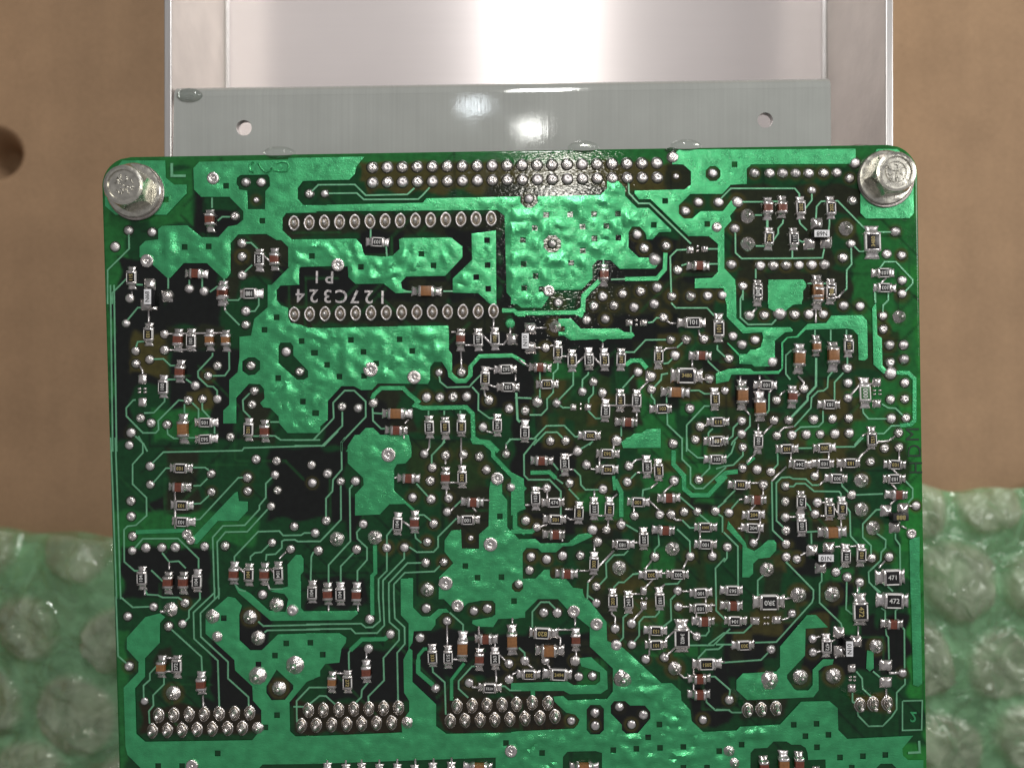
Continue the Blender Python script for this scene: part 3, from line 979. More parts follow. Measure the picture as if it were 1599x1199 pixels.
T-160,940 -60,940 45,855 95,857 165,920
W115,140 115,195
W345,130 345,195
W1040,290 1042,460
T1060,205 1165,300 1165,365
W1085,572 1140,572
T28 885,488 860,490 818,540 815,570
T38 815,570 815,670 930,770
T925,620 930,670 1022,750 1030,1000
T28 1175,600 1075,730 1075,890
T1260,625 1235,625 1130,740 1130,800 1205,870
W1288,310 1290,480
W1415,430 1415,470
W1450,535 1500,585
W1420,640 1425,750
W1235,775 1240,790 1300,790
T1460,780 1490,780 1530,812 1620,812
W1550,690 1600,660
W1550,245 1550,290
C150,740 v 170 65 b
R268,745 v 272
C412,660 v
R925,545 v 333
R1048,545 v 513
C1165,480 v 240 80 b
C1340,405 h
C1295,560 v
R1415,560 v 363
C1550,420 v 240 80 b
R1375,790 h 4732
W105,1355 105,1410
W250,1355 250,1410
W373,1350 373,1410
W512,1350 512,1410
W652,1345 652,1410
W793,1345 793,1410
W935,1340 935,1410
W1075,1335 1075,1410
R105,1470 v 103
R250,1470 v 103
R373,1470 v 104
R512,1470 v 103
R652,1470 v 104
R793,1470 v 103
R935,1470 v 103
R1075,1470 v 103
C1290,1415 h 230 85 b
@810 915
+-60,-60 370,-60 430,20 500,20 505,80 550,110 685,280 690,425 815,480 1115,755 1195,755 1265,820 1270,890 1340,965 1350,1050 1440,1135 1650,1130 1650,1600 650,1600 650,1300 600,1285 380,1290 345,1330 340,1600 -60,1600 -60,1137 0,1130 430,1110 460,1080 475,1040 440,1000 370,985 280,900 270,860 345,855 385,890 690,878 735,820 735,640 555,470 555,320 380,180 305,98 150,100 0,250 -60,260
+-60,755 380,742 430,772 600,768 635,740 635,670 560,645 490,625 470,560 565,552 690,665 695,800 640,838 400,842 350,815 -60,818
-560,925 635,925 665,955 665,1120 630,1155 560,1155 530,1120 530,960
-745,895 830,895 870,930 985,930 1028,980 1028,1030 930,1145 840,1150 805,1120 805,1080 718,990 718,930
q1098,1078 1010,1178 182,1300 738,1278 918,1267 1103,1260 1285,1253 1565,1285 1285,1415 1470,1415
O195,205 300,205 752,330 880,290 882,455 990,568 1137,553 48,580 208,580 468,705 575,700 1245,160 1240,35 1390,390 595,985 597,1087 785,940 972,1003 880,1077 1437,1040 410,1048 605,130
O42 760,460 440,580
D50 430,195 607,295
B55 1218,640
B75 810,720
E105,905 228,910 48,1030 165,1025 283,1015
T535,80 535,70 590,110
W725,190 725,215 752,240 752,300
T860,205 815,245 815,400 790,430
W20 975,175 890,265
T1095,175 1095,205 1065,238 975,240 940,280 940,385 895,440
W870,60 950,60
T1245,45 1185,105 1190,265 1115,325
W1275,40 1335,40
W1275,160 1335,160
T1540,80 1540,190 1610,260
W1500,150 1540,150
W1460,80 1460,130
W1385,190 1385,260
T1480,300 1485,350 1460,385 1400,385
W1310,330 1390,390
W1225,340 1140,420
W1020,380 1020,430
W1020,480 1020,530 990,570
W1230,470 1150,545
T1330,462 1520,460 1650,330
T1400,560 1460,495 1560,490 1600,455 1700,455
W1560,590 1610,590
W1250,680 1290,715 1340,715
W1365,640 1365,820
T1500,705 1530,705 1650,810
T1460,870 1465,905 1535,968 1650,965
W440,240 440,310
W445,480 450,550
W300,340 420,340
T105,320 105,200 170,125 235,125 300,190
W290,370 325,405 325,460
T0,480 45,520 48,560
W60,600 110,640
W220,600 250,650
T36 110,815 110,880
R730,110 v 203
R855,120 v 243
R1100,100 v 183
P975,35 55 70
P975,150 55 70
P960,95 20 20
P995,95 20 20
R1415,50 h 100
R1415,165 h 103
C1440,270 h
R1065,340 h 153
R1065,450 h 101
R1270,395 v 3402 260 115
R185,360 h 820 230 85
C235,495 h 230 85 b
C447,410 v
R80,680 h 203
R310,685 h ^2494 230 85
R1460,605 h 2051 230 85
C1410,715 h
C1410,835 h
C505,1410 h 230 85 b
@1130 915
+650,225 720,222 815,320 640,330 635,540 495,690 495,720 550,800 570,812 660,812 695,770 695,650 775,570 860,570 850,610 780,625 740,660 742,810 700,865 185,888 100,810 100,730 150,680 280,672 410,665 440,630 440,470
+-60,1130 100,1125 130,1095 440,1078 605,900 825,895 890,950 895,1120 965,1190 1480,1165 1395,1265 1400,1320 1440,1355 1560,1355 1560,1600 800,1600 795,1350 660,1355 655,1300 640,1260 600,1235 530,1235 490,1210 390,1210 340,1260 240,1265 210,1300 205,1600 -60,1600
+1460,-60 1535,-60 1550,760 1520,782 1480,770
+1120,500 1170,510 1172,640 1140,665 1113,640
o110 1270,1490
q547,1080 725,1072 638,1168 818,1158 140,1235 728,1255 908,1335 1087,1325 1262,1315 1000,1415
O532,212 692,410 695,515 368,492 42,885
O35 1395,675
B62 585,68 845,62 597,707 855,700
B55 1190,470
B75 352,735
B48 40,1280 80,1375
L185,965 220,1022
L293,960 335,1018
L408,950 452,1015
L1062,925 1108,990
L1165,915 1218,990
L1275,910 1320,1005
T270,80 268,60
W470,100 530,90
W455,262 500,250 525,225
T220,300 155,362 0,365 -120,455
T245,440 410,435 690,125 700,90
T-60,455 60,455
T748,80 748,130 915,290 925,325
T958,80 955,180 1005,220
W1045,-20 1045,50
T1170,0 1225,50
T1280,0 1320,40
T1230,170 1260,190 1260,260
T1370,165 1340,190 1340,260
W1050,310 1050,390
T1265,330 1270,380 1285,400 1290,570
T1380,300 1410,340 1412,640
T1415,720 1415,765 1350,830 1350,960 1310,1020 1240,1090 1130,1092 1050,1010 1045,980
T1165,665 1220,710
W1270,800 1270,880
T1035,665 1080,720 1085,800 1150,860
T1005,830 1005,900 1030,920
T350,515 290,575 -60,600
T50,810 45,850
T-60,962 35,965 65,985 140,985
W720,400 760,390
W725,515 770,505
W830,440 870,415
W870,560 890,545
W24 1290,680 1380,675
T12 1400,895 1550,892 1545,1120 1395,1125 1395,895
T20 1440,1300 1530,1295 1525,1205
R65,30 h 563
C70,145 h
R80,268 h 104
R350,120 h 3R0 250 115
R155,455 h 303
R800,460 v 472
S953,465 v N10 1035,430 900,360 905,510
R1060,190 v 472 250 110
R1315,105 h ^472 250 115
C1310,290 h
P245,270 75 65
P413,263 75 65
P318,243 20 20
P345,243 20 20
P318,290 20 20
P345,290 20 20
P1000,640 65 65
P1000,795 65 65
P985,705 24 16
P1020,705 24 16
P985,730 24 16
P1020,730 24 16
P1265,615 105 85
P1265,750 100 85
C310,1395 v
C460,1375 v 200 80 b
C583,1375 v
P720,1420 60 40
"""
PAINT = """
150 200 1460 262 G
150 1180 1460 1340 D
150 200 200 1340 G
1402 200 1460 1340 B
215 262 300 350 G
305 300 372 366 K
318 272 440 330 D
360 366 455 432 N
188 405 262 600 K
255 400 345 512 K
345 430 372 470 N
562 254 1068 300 Y
1040 255 1080 300 N
455 284 570 318 D
760 290 950 318 N
442 332 788 368 N
560 362 630 402 K
700 360 780 480 K
430 415 700 475 K
445 470 795 508 N
640 440 700 470 N
700 500 830 560 N
780 360 800 480 K
920 350 1010 420 D
930 370 1130 470 K
1060 300 1120 330 D
1055 365 1125 430 N
900 440 1120 500 N
800 490 1060 545 K
1125 440 1240 575 D
1150 262 1330 300 D
1145 290 1400 420 N
1300 330 1330 480 D
1340 340 1440 420 G
1330 420 1400 520 G
1150 420 1330 470 N
1400 440 1430 620 G
1320 520 1400 580 Y
198 520 265 585 Y
262 510 350 545 N
265 545 385 640 K
290 610 365 650 Y
175 455 205 700 K
240 640 330 690 G
330 560 372 690 K
372 600 400 640 K
380 610 425 692 N
505 596 580 700 K
575 600 650 690 N
570 625 610 690 K
620 610 740 650 D
655 650 740 700 Y
690 520 830 640 K
800 490 830 700 K
740 555 830 610 K
830 540 1000 590 K
840 600 900 640 D
870 590 960 660 Y
895 640 990 700 Y
960 590 1010 670 N
1000 590 1060 700 G
1020 540 1110 640 Y
1055 640 1130 700 D
1100 500 1140 640 N
1140 575 1225 640 K
1120 640 1200 700 Y
1210 510 1330 640 D
1200 600 1260 660 D
1180 650 1340 700 Y
1330 590 1400 690 G
1320 590 1360 640 Y
170 690 420 800 D
230 780 300 830 K
260 700 310 820 N
170 800 400 860 G
190 855 330 935 K
180 935 290 980 D
420 700 540 812 K
355 870 460 930 N
540 780 650 850 K
590 800 620 860 K
560 680 760 870 D
640 690 760 770 Y
700 760 770 860 N
360 860 580 930 D
480 900 570 950 K
800 690 970 760 K
820 720 880 830 N
830 760 930 860 K
900 690 1110 960 Y
1000 690 1130 770 G
960 700 990 930 D
1000 770 1130 960 Y
1010 820 1080 880 D
1100 800 1250 900 D
1130 730 1200 830 Y
1160 690 1420 760 Y
1200 740 1260 860 D
1215 770 1330 880 N
1300 730 1400 860 D
1150 860 1400 950 D
1240 840 1300 900 K
930 880 1100 1020 Y
1060 930 1180 1000 Y
1160 900 1240 960 D
1080 1030 1140 1130 K
1130 965 1290 1060 K
1150 940 1240 970 Y
1260 950 1370 1070 K
1290 900 1340 990 K
1330 900 1420 960 D
1370 960 1420 1070 K
1260 1050 1420 1130 D
1160 1080 1230 1120 N
1330 1085 1400 1110 Y
1400 1090 1445 1160 D
1040 970 1110 1050 D
640 880 700 990 D
700 930 780 970 D
640 980 700 1080 K
690 985 935 1060 K
760 940 820 990 D
830 945 880 980 D
940 960 1010 1000 N
210 1000 300 1090 D
245 1010 300 1040 N
220 1100 410 1145 W
310 960 420 1110 K
270 950 330 1090 D
370 950 420 1020 K
340 850 420 950 D
400 1060 460 1100 K
460 1095 630 1145 W
510 1010 640 1095 K
640 1060 690 1100 K
690 1085 880 1142 W
700 1060 900 1085 N
810 1015 850 1085 N
920 1100 950 1150 K
950 1090 1020 1150 K
1330 820 1400 870 G
1395 860 1425 900 G
"""
ENT = []
ox = oy = 0
for ln in DATA.strip().split('\n'):
    ln = ln.strip()
    if not ln: continue
    if ln[0] == '@':
        ox, oy = map(float, ln[1:].split()); continue
    code, rest = ln[0], ln[1:].split()
    val = None; pts = []; extra = []
    started = False
    for t in rest:
        if ',' in t and t.replace(',', '').replace('-', '').replace('.', '').isdigit():
            a, b = t.split(','); pts.append((ox + float(a) / 5, oy + float(b) / 5)); started = True
        elif not started: val = float(t)
        else: extra.append(t)
    ENT.append((code, val, pts, extra))

# ---------------------------------------------------------------- setting: cardboard
def disc_pts(cx, cy, rx, ry, n=28): return [(cx + rx * math.cos(2 * math.pi * k / n), cy + ry * math.sin(2 * math.pi * k / n)) for k in range(n)]
ZF = -3.4
def poly_fill(outer, holes, z):
    rings = [[Vector((x, y, 0)) for x, y in outer]] + [[Vector((x, y, 0)) for x, y in h] for h in holes]
    tri = tessellate_polygon(rings)
    vs = [(v.x, v.y, z) for r_ in rings for v in r_]
    return vs, [tuple(t) for t in tri]
c_hole = W2(-16, 240, ZF)
hole = disc_pts(c_hole.x, c_hole.y, .72, .60)
fx0 = W2(22, 0, ZF).x - .9
vs, fs = poly_fill([(fx0, -26), (26, -26), (26, 30), (fx0, 30)], [hole], ZF)
floor = obj('cardboard_ground', mesh_of('cardboard_ground', vs, fs, M['card']))
for p in floor.data.polygons:
    if p.normal.z < 0: p.flip()
tag(floor, kind='structure')
# torn dent around the punched hole, lips rounding down into the dark
vs, fs = [], []
n = len(hole)
prof = [(1.0, 0), (.97, -.006), (.92, -.03), (.84, -.09), (.74, -.22), (.62, -.45), (.5, -.8), (.4, -1.2)]
for q, z in prof:
    for k, (x, y) in enumerate(hole): vs.append((c_hole.x + (x - c_hole.x) * q, c_hole.y + (y - c_hole.y) * q, ZF + z))
for i in range(len(prof) - 1):
    for k in range(n): fs.append((i * n + k, i * n + (k + 1) % n, (i + 1) * n + (k + 1) % n, (i + 1) * n + k))
fs.append(tuple((len(prof) - 1) * n + k for k in range(n)))
obj('punched_recess', mesh_of('punched_recess', vs, fs, M['card'], True), floor)
# side wall of the carton, folded up along the crease at the far left
vs, fs = [], []
ny = 60
for j in range(ny + 1):
    y = -26 + 56 * j / ny
    w = .08 * noise.noise(Vector((0, y * .5, 3)))
    for k in range(7):
        t = k / 6
        vs.append((fx0 + w - .0 - t * t * .5 - t * .15, y, ZF + t * 2.6))
for j in range(ny):
    for k in range(6):
        a = j * 7 + k; fs.append((a, a + 1, a + 8, a + 7))
obj('carton_side_wall', mesh_of('carton_side_wall', vs, fs, M['card'], True)); tag(bpy.data.objects['carton_side_wall'], kind='structure')

# ---------------------------------------------------------------- bubble wrap
def bubble_sheet():
    pitch = 1.72; rb = .74
    cs = []
    for j in range(0, 8):
        for i in range(-8, 9):
            x = (i + (j % 2) * .5) * pitch + .45; y = -.55 - j * pitch * .866
            cs.append((x + random.uniform(-.16, .16), y + random.uniform(-.16, .16), random.uniform(.84, 1.06), random.uniform(.3, 1.0)))
    xs = np.arange(-12.2, 12.2, .075); ds = np.arange(0, 9.6, .075)
    X, Dn = np.meshgrid(xs, ds)
    top = np.where(X < 0, -2.75, -1.9) + .18 * np.sin(X * 1.1 + 1) + np.where(X > 0, .035 * (X - 8), -.16 * np.maximum(0, -X - 9)) + .05 * np.sin(X * 4.3)
    Y = top - Dn
    Z = np.zeros_like(X); Cc = np.zeros_like(X)
    for cx, cy, kr, kh in cs:
        d = np.hypot(X - cx, (-Dn) - cy - .3) / (rb * kr)
        dm = np.minimum(d, 1)
        h = np.where(d < 1, (1 - dm ** 5) ** .6, 0) * .34 * kh
        Z = np.maximum(Z, h); Cc = np.maximum(Cc, np.clip((1.06 - d) / .16, 0, 1))
    vs = []
    for j in range(X.shape[0]):
        for i in range(X.shape[1]):
            x, y = X[j, i], Y[j, i]; c = Cc[j, i]
            base = .34 * noise.noise(Vector((x * .35, y * .35, 1))) + .06 * noise.noise(Vector((x * .9, y * .9, 7)))
            r1 = abs(noise.noise(Vector((x * 1.5 + y * 1.1, y * .9 - x * .5, 4)))); r2 = abs(noise.noise(Vector((x * 2.9 - y * .8, y * 2.6, 6))))
            fold = (max(0, .16 - r1) * .9 + max(0, .12 - r2) * .5) * (.35 + .65 * c)
            edge_ = -.25 * max(0, 1 - Dn[j, i] / .5)
            vs.append((x, y, ZF + .75 + base * .8 + Z[j, i] + fold * .8 + edge_ + .02 * c * noise.noise(Vector((x * 3, y * 3, 2)))))
    nx = X.shape[1]
    fs = [(j * nx + i, (j + 1) * nx + i, (j + 1) * nx + i + 1, j * nx + i + 1) for j in range(X.shape[0] - 1) for i in range(nx - 1)]
    return vs, fs, Cc.ravel()
vs, fs, cell = bubble_sheet()
me = mesh_of('bubble_wrap', vs, fs, M['film'], True)
ca = me.color_attributes.new('cell', 'FLOAT_COLOR', 'POINT')
ca.data.foreach_set('color', np.stack([cell, cell, cell, np.ones_like(cell)], 1).astype(np.float32).ravel())
bw = obj('bubble_wrap', me)
tag(bw, 'crumpled translucent green bubble wrap under the circuit board', 'bubble wrap')
vs2 = [(x, y, ZF + .12 + .35 * (.5 + .5 * noise.noise(Vector((x * .5, y * .5, 9)))) + .06 * noise.noise(Vector((x * 2, y * 2, 3)))) for x, y, z in vs]
me = mesh_of('backing_film', vs2, fs, M['film'], True)
obj('backing_film', me, bw)

# ---------------------------------------------------------------- metal case (open aluminium tray)
case = bpy.data.objects.new('metal_case', None); COL.objects.link(case); case.location = (0, 4, ZF)
tag(case, 'open bare aluminium case lying on the cardboard behind the board', 'metal case')
def cobj(name, me): 
    o = obj(name, me, case); o.location = -Vector(case.location); return o
ZR = -.42; ZB = -3.0
xl = W2(268, 0, ZR).x; xr = W2(1383, 0, ZR).x; yt, yb = 11.5, -1.2
bm = bmesh.new(); box_bm(bm, (xl + xr) / 2, (yt + yb) / 2, ZB - .12, ZB, xr - xl, yt - yb); me = bm_mesh('case_floor', bm, M['alu']); uv = me.uv_layers.new(name='UVMap')
for lp in me.loops: uv.data[lp.index].uv = (me.vertices[lp.vertex_index].co.x * .05, me.vertices[lp.vertex_index].co.y * .05)
cobj('case_floor', me)
for side, xi in ((-1, xl), (1, xr)):
    bm = bmesh.new(); box_bm(bm, xi + side * .05, (yt + yb) / 2, ZB - .12, ZR - .03, .09, yt - yb); cobj('case_wall', bm_mesh('case_wall', bm, M['aluwall']))
    bm = bmesh.new(); box_bm(bm, xi + side * .062, (yt + yb) / 2, ZR - .03, ZR, .12, yt - yb, .018); cobj('rolled_edge', bm_mesh('rolled_edge', bm, M['alurim']))
    bm = bmesh.new(); box_bm(bm, xi - side * .03, (yt + yb) / 2, ZB + .005, ZB + .06, .055, yt - yb, .02); cobj('corner_bead', bm_mesh('corner_bead', bm, M['alurim']))
# grey plate with two holes, bent down along its far edge
def plate():
    z = ZR + .015
    def P(x, y): v = W2(x, y, z); return (v.x, v.y)
    a, b_, c, d = P(272, 152), P(1297, 137), P(1299, 330), P(268, 340)
    h1 = W2(381, 200, z); h2 = W2(1195, 188, z)
    holes = [disc_pts(h1.x, h1.y, .125, .125), disc_pts(h2.x, h2.y, .125, .125)]
    vs, fs = poly_fill([a, b_, c, d], holes, z)
    nv = len(vs)
    o = obj('plate_face', mesh_of('plate_face', vs, fs, M['plate']), pl); 
    for p in o.data.polygons:
        if p.normal.z < 0: p.flip()
    # thickness: hole walls and outline walls
    vs, fs = [], []
    for ring in holes + [[a, b_, c, d]]:
        s = len(vs); n = len(ring)
        for x, y in ring: vs += [(x, y, z - .0005), (x, y, z - .12)]
        for k in range(n):
            q, r_ = s + 2 * k, s + 2 * ((k + 1) % n); fs.append((q, r_, r_ + 1, q + 1))
    obj('plate_edge', mesh_of('plate_edge', vs, fs, M['alurim']), pl)
    # bend: quarter round strip rolling down at the far edge
    vs, fs = [], []
    for k in range(9):
        t = k / 8 * math.pi / 2
        for (x, y) in (a, b_): vs.append((x, y + .20 * math.sin(t) , z + .001 - .20 * (1 - math.cos(t))))
    for (x, y) in (a, b_): vs.append((x, y + .20, z - .9))
    for k in range(9): fs.append((2 * k, 2 * k + 1, 2 * k + 3, 2 * k + 2))
    obj('bent_flange', mesh_of('bent_flange', vs, fs, M['plate'], True), pl)
    for x, y, w in ((296, 149, .21), ):
        p = W2(x, y, z); obj('resin_drop', lathe('resin_drop', [(1, 0), (.92, .2), (.7, .4), (.4, .52), (0, .56)], 20, M['resin']), pl, p, 0, (w, w * .55, .14))
pl = bpy.data.objects.new('mounting_plate', None); COL.objects.link(pl)
tag(pl, 'glossy grey metal plate with two round holes along the board\'s top edge', 'metal plate')
plate()

# ---------------------------------------------------------------- the circuit board
board = bpy.data.objects.new('circuit_board', None); COL.objects.link(board)
tag(board, 'green printed circuit board, solder side up, dense with tiny chips and solder joints', 'circuit board')
TL, TR, BL, BR = (158.5, 246.5), (1431.5, 226), (191, 1345), (1449, 1345)
SH = {'G': (.013, .120, .026), 'B': (.016, .17, .028), 'D': (.0045, .045, .013), 'K': (.0055, .0068, .0062), 'Z': (.014, .036, .009), 'Y': (.052, .046, .011), 'N': (.014, .018, .008), 'W': (.018, .013, .005)}
def board_top():
    nu, nv = 430, 370
    U = np.linspace(0, 1, nu + 1); V = np.linspace(0, 1, nv + 1)
    xs = np.zeros((nv + 1, nu + 1)); ysx = np.zeros_like(xs)
    RR = 46.0
    for j, v in enumerate(V):
        lx, ly = TL[0] + (BL[0] - TL[0]) * v, TL[1] + (BL[1] - TL[1]) * v
        rx, ry = TR[0] + (BR[0] - TR[0]) * v, TR[1] + (BR[1] - TR[1]) * v
        dl, dr = ly - TL[1], ry - TR[1]
        il = RR - math.sqrt(max(0, RR * RR - (RR - dl) ** 2)) if dl < RR else 0
        ir = RR - math.sqrt(max(0, RR * RR - (RR - dr) ** 2)) if dr < RR else 0
        s0 = il / (rx - lx); s1 = 1 - ir / (rx - lx)
        for i, u in enumerate(U):
            uu = s0 + (s1 - s0) * u
            xs[j, i] = lx + (rx - lx) * uu; ysx[j, i] = ly + (ry - ly) * uu
    return xs, ysx
bx, by = board_top()
colr = np.empty(bx.shape + (3,)); colr[:] = SH['D']
nz = np.array([[noise.noise(Vector((x * .03, y * .03, 0))) for x in range(150, 1470, 10)] for y in range(200, 1360, 10)])
warp = 3.0 * np.sin(bx * .11 + 2 * np.sin(by * .07)) + 2.5 * np.sin(by * .13 + 2 * np.sin(bx * .05))
for ln in PAINT.strip().split('\n'):
    a = ln.split(); x0, y0, x1, y1 = map(float, a[:4])
    if a[4] == 'Y' and x1 - x0 > 75 and y0 > 400: a[4] = 'Z'
    d = np.minimum(np.minimum(bx - x0, x1 - bx), np.minimum(by - y0, y1 - by)) + warp
    t = np.clip(d / 7 + .5, 0, 1); t = t * t * (3 - 2 * t)
    colr = colr * (1 - t[..., None]) + np.array(SH[a[4]]) * t[..., None]
for code, val, pts, ex in ENT:       # clearances in the inner planes let the laminate glow olive round the plated holes
    if code in 'OB':
        for (x, y) in pts:
            if x < 600 and random.random() < .85: continue
            rr = (val or 35) / 5 + 4 + random.uniform(-1, 3)
            d = np.hypot(bx - x, by - y)
            t = np.clip((rr - d) / 4 + .5, 0, 1) * random.choice((.15, .5, .8))
            cc = np.array(SH['Y'])
            colr = colr * (1 - t[..., None]) + cc * t[..., None]
rt = random.Random(5)
for k in range(150):
    x0, y0 = rt.uniform(830, 1330), rt.uniform(520, 1040); x1, y1 = x0 + rt.uniform(14, 60), y0 + rt.uniform(12, 50)
    d = np.minimum(np.minimum(bx - x0, x1 - bx), np.minimum(by - y0, y1 - by)) + warp * .4
    t = np.clip(d / 5 + .5, 0, 1) * .8
    colr = colr * (1 - t[..., None]) + np.array(SH[rt.choice('DDKYYGNN')]) * t[..., None]
for k in range(230):   # tracks of the inner layers seen faintly through the laminate
    x, y = rt.uniform(170, 1430), rt.uniform(260, 1190); dirs = rt.choice(((1, 0), (0, 1), (1, 1), (1, -1)))
    tone = np.array(rt.choice(((.002, .006, .004), (.002, .006, .004), (.012, .085, .022)))); pp = [(x, y)]
    for q in range(rt.randint(1, 3)):
        L_ = rt.uniform(25, 90); pp.append((pp[-1][0] + dirs[0] * L_, pp[-1][1] + dirs[1] * L_)); dirs = rt.choice(((1, 0), (0, 1), (1, 1), (1, -1), (0, -1)))
    for (x0, y0), (x1, y1) in zip(pp[:-1], pp[1:]):
        dx, dy = x1 - x0, y1 - y0; l2 = dx * dx + dy * dy
        tt = np.clip(((bx - x0) * dx + (by - y0) * dy) / l2, 0, 1)
        d = np.hypot(bx - x0 - tt * dx, by - y0 - tt * dy)
        t = np.clip((3.0 - d) / 2.5, 0, 1) * .55
        colr = colr * (1 - t[..., None]) + tone * t[..., None]
nvv, nuu = bx.shape
vs = [W2(bx[j, i], by[j, i], 0.0) for j in range(nvv) for i in range(nuu)]
fs = [(j * nuu + i, (j + 1) * nuu + i, (j + 1) * nuu + i + 1, j * nuu + i + 1) for j in range(nvv - 1) for i in range(nuu - 1)]
ring = [j * nuu for j in range(nvv)] + [(nvv - 1) * nuu + i for i in range(1, nuu)] + [j * nuu + nuu - 1 for j in range(nvv - 2, -1, -1)] + [i for i in range(nuu - 2, 0, -1)]
s = len(vs); cl = colr.reshape(-1, 3).tolist()
c3 = sum((Vector(v) for v in vs), Vector()) / len(vs)
for dz, sc_ in ((-.02, 1.0012), (-.15, 1.0012), (-.165, 1.0)):
    for r_ in ring:
        v = vs[r_]; vs.append(Vector((c3.x + (v.x - c3.x) * sc_, c3.y + (v.y - c3.y) * sc_, dz))); cl.append(list(SH['G']))
n = len(ring)
for L_ in range(3):
    for k in range(n):
        a = ring[k] if L_ == 0 else s + (L_ - 1) * n + k
        b_ = ring[(k + 1) % n] if L_ == 0 else s + (L_ - 1) * n + (k + 1) % n
        fs.append((a, s + L_ * n + k, s + L_ * n + (k + 1) % n, b_))
fs.append(tuple(s + 2 * n + k for k in range(n)))
me = mesh_of('substrate', vs, fs, M['board'], True)
ca = me.color_attributes.new('Col', 'FLOAT_COLOR', 'POINT')
ca.data.foreach_set('color', np.hstack([np.array(cl), np.ones((len(cl), 1))]).astype(np.float32).ravel())
obj('substrate', me, board)

# ---- copper pours
polys = []   # (sign, array)
for code, val, pts, ex in ENT:
    if code == '+': polys.append((1, np.array(pts)))
for code, val, pts, ex in ENT:
    if code == '-': polys.append((-1, np.array(pts)))
    elif code == 'q':
        for x, y in pts: polys.append((-1, np.array([(x - 4.4, y - 4.4), (x + 4.4, y - 4.4), (x + 4.4, y + 4.4), (x - 4.4, y + 4.4)])))
    elif code == 'o':
        r_ = val / 5
        for x, y in pts: polys.append((-1, np.array([(x + r_ * math.cos(R(22.5 + 45 * k)) * 1.05, y + r_ * math.sin(R(22.5 + 45 * k)) * 1.05) for k in range(8)])))
def inside(px, py, P):
    c = np.zeros(px.shape, bool); n = len(P)
    for i in range(n):
        x0, y0 = P[i]; x1, y1 = P[(i + 1) % n]
        if y0 == y1: continue
        c ^= ((y0 > py) != (y1 > py)) & (px < (x1 - x0) * (py - y0) / (y1 - y0) + x0)
    return c
def classify(px, py):
    st = np.zeros(px.shape, bool)
    for sg, P in polys:
        mn, mx_ = P.min(0), P.max(0)
        m_ = (px >= mn[0]) & (px <= mx_[0]) & (py >= mn[1]) & (py <= mx_[1])
        if not m_.any(): continue
        idx = np.nonzero(m_)[0]
        ins = inside(px[idx], py[idx], P)
        st[idx[ins]] = sg > 0
    return st
gx, gy = np.meshgrid(np.arange(160, 1450, 4.6), np.arange(232, 1338, 4.6))
gx = gx.ravel() + np.random.RandomState(1).uniform(-1, 1, gx.size); gy = gy.ravel() + np.random.RandomState(2).uniform(-1, 1, gy.size)
k_ = classify(gx, gy); gx, gy = gx[k_], gy[k_]
V2 = [Vector((a, b)) for a, b in zip(gx, gy)]; E2 = []
YMAX = 1336.0
for sg, P in polys:
    s0 = len(V2); P = np.minimum(P, [9999, YMAX])
    P = [(P[i] + (P[(i + 1) % len(P)] - P[i]) * (q / nn)) for i in range(len(P)) for nn in [max(1, int(math.dist(P[i], P[(i + 1) % len(P)]) / 5))] for q in range(nn)]
    V2 += [Vector((float(a), float(b))) for a, b in P]
    E2 += [(s0 + i, s0 + (i + 1) % len(P)) for i in range(len(P))]
ov, oe, of, _, _, _ = delaunay_2d_cdt(V2, E2, [], 0, 1e-4)
pa = np.array([(v.x, v.y) for v in ov]); tri = np.array([tuple(f) for f in of if len(f) == 3])
cen = pa[tri].mean(1)
ok = classify(cen[:, 0].copy(), cen[:, 1].copy()) & (cen[:, 1] < YMAX)
tri = tri[ok]
# connected components
edge = {}
for ti, t in enumerate(tri):
    for a, b_ in ((t[0], t[1]), (t[1], t[2]), (t[2], t[0])):
        edge.setdefault((min(a, b_), max(a, b_)), []).append(ti)
par = list(range(len(tri)))
def find(a):
    while par[a] != a: par[a] = par[par[a]]; a = par[a]
    return a
for e, l in edge.items():
    if len(l) == 2: par[find(l[0])] = find(l[1])
comps = {}
for ti in range(len(tri)): comps.setdefault(find(ti), []).append(ti)
ROUGH = [(520, 440, 230, 75, 1), (620, 570, 200, 110, .9), (470, 640, 100, 60, 1), (890, 380, 190, 110, 1), (290, 390, 90, 45, .9), (780, 400, 50, 120, .9),
         (1060, 1100, 170, 110, 1.1), (900, 1170, 200, 60, .8), (600, 720, 70, 100, .6), (770, 880, 110, 80, .6), (950, 1000, 120, 80, .5), (470, 1000, 150, 80, .5),
         (220, 1060, 60, 120, .4), (350, 290, 60, 50, .5), (1090, 360, 60, 60, .6), (1190, 540, 90, 60, .6), (650, 1170, 120, 50, .5), (900, 520, 90, 30, .7)]
def wrinkle(x, y):
    w = .16
    for cx, cy, rx_, ry_, k in ROUGH:
        d = ((x - cx) / rx_) ** 2 + ((y - cy) / ry_) ** 2
        if d < 1.6: w = max(w, k * min(1, (1.6 - d) / .9))
    qx = x + 9 * noise.noise(Vector((x * .03, y * .03, 11))); qy = y + 9 * noise.noise(Vector((x * .03, y * .03, 17)))
    b_ = abs(noise.noise(Vector((qx * .036 + 9, qy * .043, 5.1))))
    c = noise.noise(Vector((qx * .11, qy * .15, 8)))
    d_ = noise.noise(Vector((x * .03, y * .2, 3)))
    return w * (.066 * b_ + .014 * c + .007 * d_)
HC = .013
from mathutils.kdtree import KDTree
_b = sorted({int(q) for e, l in edge.items() if len(l) == 1 for q in e})
kd = KDTree(len(_b))
for q in _b: kd.insert((pa[q][0], pa[q][1], 0), q)
kd.balance()
